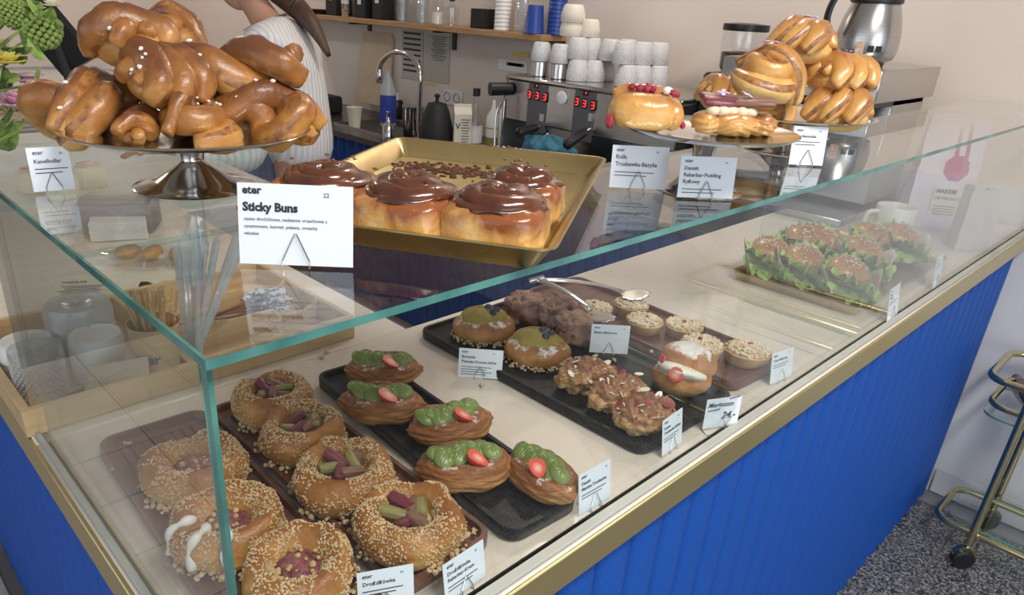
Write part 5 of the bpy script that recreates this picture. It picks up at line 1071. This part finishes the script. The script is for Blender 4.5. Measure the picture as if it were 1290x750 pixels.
M['skin'] = pm('skin', (.56, .30, .21), (.50, .26, .18), scale=12, rough=.5, sss=.15); M['hair'] = pm('brown_hair', (.055, .028, .016), (.12, .065, .04), scale=30, rough=.45, st=(9, 9, 1), bump=.6)
def knit():
    m, t, b = nt_('white_knit'); v = coords(t); w_ = N(t, 'ShaderNodeTexWave', Scale=14, Distortion=1.2); w_.bands_direction = 'X'; t.links.new(v, w_.inputs['Vector']); w_.inputs['Detail'].default_value = 1
    t.links.new(ramp(t, w_.outputs[0], [(.15, (.74, .73, .74)), (.5, (.88, .86, .86))]), b.inputs['Base Color']); b.inputs['Roughness'].default_value = .85
    bp = N(t, 'ShaderNodeBump', Strength=.7, Distance=.004); t.links.new(w_.outputs[0], bp.inputs['Height']); t.links.new(bp.outputs[0], b.inputs['Normal']); return m
M['knit'] = knit(); M['denim'] = pm('dark_trousers', (.03, .035, .05), rough=.8)
PB = dep(372, 120, 3.0); PB.z = 0; FD = Vector((-RT.x, -RT.y, 0)).normalized(); FD = (FD + Vector((FW.x, FW.y, 0)).normalized() * .12).normalized(); LD = Vector((-FD.y, FD.x, 0))   # facing, her left (towards the camera is -)
if LD.dot(Vector((FW.x, FW.y, 0))) > 0: LD = -LD
t = thing('person', 'person with long brown hair in a white knitted sweater, turned away to the left', 'person', (PB.x, PB.y, FZ + .001))
def W(f, l, z): return FD * f + LD * l + Vector((0, 0, z - FZ))
neck = (.10, 0, .455); hd = (.235, 0, .60)
nodes = [(W(-.02, 0, -.10), (.15, .12))]; edges = []
c1 = chain(nodes, edges, 0, [(W(0, 0, .10), (.13, .10)), (W(.03, 0, .28), (.13, .10)), (W(.07, 0, .40), (.07, .06)), (W(.115, 0, .47), .058), (W(.16, 0, .53), .055), (W(.19, 0, .60), .088), (W(.20, 0, .66), .085)])
hand = dep(150, 191, 2.75) - Vector((PB.x, PB.y, FZ)); wr = dep(205, 186, 2.78) - Vector((PB.x, PB.y, FZ)); el = dep(318, 205, 2.82) - Vector((PB.x, PB.y, FZ))
for s_ in (1, -1):
    sh_ = W(.05, .165 * s_, .375)
    if s_ == 1: e_, w_2 = el, wr; hv = (hand - wr).normalized()
    else: e_ = W(.14, -.20, .13); w_2 = W(.34, -.12, .02); hv = Vector(FD)
    a = chain(nodes, edges, 3, [(sh_, .045), (sh_.lerp(e_, .5), .045), (e_, .042), (e_.lerp(w_2, .5), .038), (w_2, .024)])
    pl_ = w_2 + hv * .045; a = chain(nodes, edges, a, [(pl_, (.022, .030))]); sd = hv.cross(Vector((0, 0, 1))).normalized()
    for k, (of, ln) in enumerate(((-.026, .062), (-.009, .074), (.009, .070), (.025, .055))): chain(nodes, edges, a, [(pl_ + sd * of * 1.1 + hv * .035, .0105), (pl_ + sd * of * 1.25 + hv * (.035 + ln * .5) - Vector((0, 0, .006)), .0092), (pl_ + sd * of * 1.3 + hv * (.035 + ln) - Vector((0, 0, .022)), .0075)])
    chain(nodes, edges, a, [(pl_ - sd * .034 + hv * .012, .011), (pl_ - sd * .048 + hv * .042 - Vector((0, 0, .012)), .009)])
for s_ in (1, -1): chain(nodes, edges, 0, [(W(-.02, .09 * s_, -.20), .088), (W(0, .10 * s_, -.52), .060), (W(-.02, .10 * s_, -.90), .040), (W(.0, .10 * s_, -.97), .038), (W(.10, .11 * s_, -.99), .030)])
skinned(nodes, edges, 2).obj('body', M['skin'], t, ang=180)
# head with face
hc = W(.205, 0, .61); HM = Matrix.Translation(hc) @ Matrix((tuple(FD) + (0,), tuple(LD) + (0,), (0, 0, 1, 0), (0, 0, 0, 1))).transposed().to_4x4()
HM = Matrix.Translation(hc) @ Matrix(((FD.x, LD.x, 0, 0), (FD.y, LD.y, 0, 0), (0, 0, 1, 0), (0, 0, 0, 1))) @ Matrix.Rotation(.22, 4, 'Y')
def face(p, d):
    q = p.copy()
    if q.z < 0: q.x += .012 * (-q.z / .11); q.y *= 1 - .28 * (-q.z / .11) ** 1.5
    if d.x > .8 and abs(d.y) < .25: q.x += .020 * max(0, 1 - abs((q.z + .018) / .022)) * max(0, 1 - abs(d.y) / .22)
    if d.x > .6: q.x -= .006 * max(0, 1 - abs((q.z - .012) / .016)) * (1 if .12 < abs(d.y) < .6 else 0); q.x += .006 * max(0, 1 - abs((q.z + .052) / .010)) * (1 if abs(d.y) < .32 else 0)
    return q
MB().blob((0, 0, 0), (.094, .075, .118), 48, 36, face, M=HM).blob((-.005, .076, -.01), (.016, .008, .028), 10, 8, M=HM).blob((-.005, -.076, -.01), (.016, .008, .028), 10, 8, M=HM).obj('head', M['skin'], t, ang=180)
MB().blob((.082, .030, .014), (.008, .013, .009), 10, 8, M=HM).blob((.082, -.030, .014), (.008, .013, .009), 10, 8, M=HM).obj('eyes', M['white'], t, ang=180)
MB().blob((.089, .030, .014), (.003, .006, .006), 8, 6, M=HM).blob((.089, -.030, .014), (.003, .006, .006), 8, 6, M=HM).obj('iris', M['cinnamon'], t, ang=180)
MB().blob((.100, 0, -.052), (.006, .022, .007), 12, 8, M=HM).obj('lips', M['redbit'], t, ang=180)
mb = MB().blob((-.016, 0, .024), (.097, .087, .112), 36, 24, lambda p, d: p + Vector((-.018 * max(0, d.x), 0, 0)) + d * .003 * noise.noise(p * 60), M=HM)
mb.v = [v for v in mb.v]
tail = [HM @ Vector((-.085, 0, -.01)) + Vector((0, 0, 0)), dep(372, 8, 2.93) - Vector((PB.x, PB.y, FZ)), dep(392, 30, 2.9) - Vector((PB.x, PB.y, FZ)), dep(404, 50, 2.9) - Vector((PB.x, PB.y, FZ)), dep(414, 70, 2.9) - Vector((PB.x, PB.y, FZ))]
tp_ = spline(tail, 6); mb.tube(tp_, [.085 * (1 - .82 * (i / (len(tp_) - 1)) ** 1.2) + .001 for i in range(len(tp_))], 16, fy=.6); mb.obj('hair', M['hair'], t, ang=180)
# sweater
nodes = [(W(-.02, 0, -.16), (.185, .155))]; edges = []
chain(nodes, edges, 0, [(W(-.01, 0, .05), (.175, .145)), (W(.02, 0, .25), (.185, .150)), (W(.055, 0, .385), (.150, .125)), (W(.095, 0, .450), (.085, .08))])
for s_, e_, w_2 in ((1, el, wr), (-1, W(.14, -.20, .13), W(.34, -.12, .02))):
    sh_ = W(.05, .165 * s_, .365); chain(nodes, edges, 3, [(sh_, .088), (sh_.lerp(e_, .5), .074), (e_, .062), (e_.lerp(w_2, .5), .052), (e_.lerp(w_2, .88), .034)])
skinned(nodes, edges, 2).obj('sweater', M['knit'], t, ang=180)
nodes = [(W(-.02, 0, -.20), (.150, .125))]; edges = []
for s_ in (1, -1): chain(nodes, edges, 0, [(W(-.02, .09 * s_, -.28), .098), (W(0, .10 * s_, -.55), .074), (W(-.02, .10 * s_, -.93), .055)])
skinned(nodes, edges, 2).obj('trousers', M['denim'], t, ang=180)
for s_ in (1, -1): MB().blob(W(.06, .105 * s_, -.985), (.125, .05, .030), 20, 10, lambda p, d: Vector((p.x, p.y, p.z))).obj('shoe', M['white'], t, ang=180)
# ================================================================ far cake display, flowers, till
t = thing('cake_fridge', 'low glass cake case with steel frame behind the left counter', 'display case', (.585, 2.62, FZ + .001), .0)
DX, DY, DZ = .93, 1.60, 1.0
MB().box((0, 0, .47), (DX, DY, .94), b=.004).obj('cabinet', M['white'], t)
gf = MB().box((0, -DY / 2 + .004, 1.08), (DX, .006, .26)).box((0, DY / 2 - .004, 1.08), (DX, .006, .26)).box((-DX / 2 + .004, 0, 1.08), (.006, DY - .02, .26)).box((DX / 2 - .004, 0, 1.08), (.006, DY - .02, .26)).box((0, 0, 1.213), (DX, DY, .006)); gf.obj('glass', M['glass'], t, smooth=False)
mb = MB()
for y in (-DY / 2 + .006, DY / 2 - .006): mb.box((0, y, 1.218), (DX + .01, .012, .012))
for x in (-DX / 2 + .006, DX / 2 - .006, -.12): mb.box((x, 0, 1.218), (.012, DY, .010))
mb.obj('frame', M['steel_b'], t, smooth=False)
cr = pm('cream_frosting', (.80, .76, .55), (.74, .68, .42), scale=9, rough=.5); pk = pm('pink_topping', (.72, .30, .28), (.80, .62, .55), scale=60, rough=.4)
def cake(lb, px, py, r=.050):
    p = at(px, py, -.04); c = thing('cream_cake', lb, 'cake', (min(.97, p.x), max(1.92, p.y), -.074), group='pleated cream cakes in the far case')
    MB().lathe([(0, 0), (r, 0), (r * 1.04, .010), (r, .060), (r * .9, .068), (0, .070)], 80, fn=lambda q, a: Vector((q.x * (1 + .03 * math.cos(a * 20)), q.y * (1 + .03 * math.cos(a * 20)), q.z))).obj('cake_body', cr, c, ang=180)
    MB().blob((0, 0, .070), (r * .75, r * .75, .014), 24, 8, lambda p, d: p * (1 + .25 * noise.noise(d * 4))).obj('topping', pk, c, ang=180)
cake('pleated yellow cake with orange-pink topping at the left of the narrow card', 42, 228); cake('pleated pale cake seen right beside the narrow card', 112, 222, .052); cake('pleated cream cake just behind the narrow card', 78, 236, .048)
tag(MB().lathe([(0, 0), (.12, 0), (.15, .010), (.152, .012), (.12, .004), (0, .004)], 40, fn=lambda q, a: Vector((q.x * 1.3, q.y * .9, q.z))).obj('glitter_dish', pm('gold_glitter_glass', (.12, .10, .05), (.80, .66, .30), scale=140, rough=.25, metal=.6, rp=(.48, .56)), None, (.40, 1.98, .2105)), 'wide dish with golden glitter standing on the far cake case', 'dish')
# vase of flowers on the cake case
VB = Vector((.20, 1.55, 0)); q_ = Vector((.075, 1.60, .17))
t = thing('flower_vase', 'white vase holding yellow, green and pink flowers at the left edge', 'vase', (q_.x, q_.y, .0005)); VZ = q_.z
glit = M['wall_w']
MB().lathe([(0, 0), (.050, 0), (.055, .01), (.050, VZ + .01), (.058, VZ + .03), (.054, VZ + .03), (.046, VZ + .005), (0, VZ)], 36).obj('vase_body', glit, t, ang=60)
FLW = [(14, 16, 'green', .030), (53, 38, 'green', .040), (4, 32, 'yellow', .030), (10, 80, 'yellow', .040), (-8, 60, 'yellow', .034), (34, 92, 'pinkh', .036), (29, 134, 'pink', .050), (2, 126, 'pink', .03), (20, 42, 'leaf', .03), (66, 8, 'cream', .022), (30, 108, 'stem', 0)]
fm = {'green': pm('snowball_green', (.34, .46, .12), (.22, .32, .07), scale=90, rough=.6), 'yellow': pm('yellow_petal', (.78, .56, .05), (.70, .66, .18), scale=20, rough=.5), 'pink': pm('pink_petal', (.62, .22, .38), (.78, .55, .62), scale=25, rough=.5), 'cream': pm('cream_petal', (.78, .74, .55), rough=.5)}
fm['pinkh'] = fm['pink']; org = Vector((0, 0, VZ)); lf = MB()
for k, (px, py, kd, r) in enumerate(FLW):
    p = dep(px, py, 1.72 + .04 * (k % 3)) - Vector((q_.x, q_.y, .0005))
    MB().tube(spline([org + Vector((random.uniform(-.03, .03), random.uniform(-.03, .03), -.01)), org.lerp(p, .5) + Vector((0, 0, .05)), p], 6), .0028, 6).obj('stem', M['lettuce_d'], t)
    if kd == 'green':
        mb = MB(); random.seed(k)
        for i in range(110): z = 1 - 2 * (i + .5) / 110; a = i * 2.4; s_ = math.sqrt(1 - z * z); mb.ico(p + Vector((s_ * math.cos(a), s_ * math.sin(a), z)) * r, r * .20)
        mb.obj('snowball_bloom', fm[kd], t, ang=180)
    elif r:
        if kd == 'leaf': continue
        mb = MB(); ng = -1 if kd == 'pinkh' else 1
        for ring, (n, el_, rr) in enumerate(((12, .15, 1.0), (11, .55, .92), (10, .90, .80), (8, 1.2, .62), (5, 1.45, .42))):
            for i in range(n):
                a = 2 * PI * i / n + ring * .4; X = Matrix.Translation(p) @ Matrix.Rotation(a, 4, 'Z') @ Matrix.Rotation(-el_ * ng, 4, 'Y')
                mb.blob((r * .55 * rr, 0, 0), (r * .55 * rr, r * .34 * rr, r * .06), 8, 5, lambda q, d: q + Vector((0, 0, .25 * r * (q.x / r) ** 2)), M=X)
        mb.obj('bloom', fm[kd], t, ang=180)
random.seed(21)
for k, (px, py, ln) in enumerate(((40, 12, .08), (62, 20, .07), (22, 60, .08), (45, 62, .06), (5, 100, .08), (15, 165, .09), (70, 28, .05), (0, 5, .08), (3, 150, .08), (48, 110, .05), (26, 24, .07), (35, 4, .08), (10, 172, .10), (-6, 160, .10), (30, 52, .09), (12, 100, .09), (24, 72, .07), (50, 16, .09), (20, -4, .10), (44, 96, .05))):
    p = dep(px, py, 1.74) - Vector((q_.x, q_.y, .0005)); X = Matrix.Translation(p) @ Euler((random.uniform(-1, 1), random.uniform(-1, 1), random.uniform(0, 6))).to_matrix().to_4x4()
    o_ = MB().blob((0, 0, 0), (ln / 2, ln / 4.5, .0012), 12, 7, lambda q, d: Vector((q.x, q.y * (1 - .5 * q.x / ln), q.z + .25 * q.x * q.x / ln - .6 * abs(q.y)))).obj('leaf', M['lettuce'] if k % 2 else M['lettuce_d'], t)
    o_.matrix_local = X
# tablet till
p = dep(78, 62, 2.35); t = thing('tablet_till', 'black tablet till on a tilted stand behind the flowers', 'till', (p.x, p.y, .205))
a_ = dep(50, -12, 2.30); b_ = dep(120, 72, 2.35); c_ = dep(45, 58, 2.42); o0 = Vector((p.x, p.y, .205))
u_ = b_ - a_; v_ = (c_ - (a_ + b_) / 2); n_ = u_.cross(v_).normalized() * .012
MB().hull([q - o0 + s_ * n_ for q in (a_, b_, b_ + v_ * .9, a_ + v_ * .9) for s_ in (-1, 1)]).obj('tablet', M['black'], t, smooth=False)
MB().tube([Vector((0.02, 0, .0)), (a_ + b_) / 2 + v_ * .4 - o0], .018, 10).lathe([(0, 0), (.09, 0), (.09, .008), (0, .01)], 30).obj('stand', M['blackm'], t)
# ================================================================ brass trolley
f1 = at(1209, 712, FZ); t = thing('brass_trolley', 'brass tubular bar trolley on black castors beside the counter', 'trolley', (0, 0, 0))
X1, Y1 = f1.x, f1.y; X2 = 2.60; ZL = -.90; ZT = atx(1283, 488, X1).z; Y1 = aty(1209, 712, f1.y).y; YE = Y1 - .62
def loop(z, xa, xb, ya, yb, r=.035, rad=.011, nm='rail', n=5):
    pl = [(x + (xa + xb) / 2, y + (ya + yb) / 2, z) for x, y in rrect(abs(xb - xa), abs(yb - ya), r, n)]
    MB().tube(pl, rad, 10, closed=True).obj(nm, M['brass'], t, ang=60)
BU = .115
loop(ZL, X1 + .02, X2 - .02, YE - BU, Y1 + BU, .05); loop(ZT, X1 - .0, X2, YE - BU, Y1 + BU, .05); loop(ZT - .085, X1 + .01, X2 - .01, YE - BU * .8, Y1 + BU * .8, .05, .009)
for x in (X1, X2):
    for y in (Y1, YE):
        MB().tube([(x, y, FZ + .070), (x, y, ZT)], .0115, 12).obj('leg', M['brass'], t)
        c = MB().lathe([(0, -.017), (.028, -.017), (.034, -.012), (.034, .012), (.028, .017), (0, .017)], 24, M=Matrix.Translation((x - .012, y, FZ + .0355)) @ Matrix.Rotation(-.9, 4, 'Z') @ Matrix.Rotation(PI / 2, 4, 'X')).tube([(x, y, FZ + .045), (x, y, FZ + .075)], .012, 10).obj('castor', M['black'], t)
        MB().lathe([(0, -.009), (.0355, -.009), (.037, 0), (.0355, .009), (0, .009)], 16, M=Matrix.Translation((x - .006, y, FZ + .046)) @ Matrix.Rotation(-.9, 4, 'Z') @ Matrix.Rotation(PI / 2, 4, 'X')).obj('castor_cover', M['brass'], c)
mb = MB().prism([(x + (X1 + X2) / 2, y + (Y1 + YE) / 2) for x, y in rrect(X2 - X1 - .01, Y1 - YE + 2 * BU * .9, .06)], ZT - .125, ZT - .119); mb.m = [1] * (len(mb.m) - 1) + [0]; mb.m[0] = 0; mb.obj('glass_shelf', [M['glass'], M['glass_edge']], t, smooth=False)
mb = MB().prism([(x + (X1 + X2) / 2, y + (Y1 + YE) / 2) for x, y in rrect(X2 - X1 - .05, Y1 - YE + 2 * BU * .8, .06)], ZL + .012, ZL + .018); mb.m = [1] * (len(mb.m) - 1) + [0]; mb.m[0] = 0; mb.obj('glass_shelf', [M['glass'], M['glass_edge']], t, smooth=False)
p = at(1288, 488, ZT - .118); t = thing('amber_bottle', 'dark glass bottle lying near the frame edge on the trolley shelf', 'bottle', (min(2.5, p.x), p.y - .03, ZT - .1185 + .036), rot=(0, PI / 2, .5)); MB().lathe([(0, -.09), (.034, -.09), (.035, .03), (.013, .065), (.013, .11), (0, .11)], 24).obj('bottle_body', pm('amber_glass', (.10, .05, .015), rough=.1, coat=.5), t)
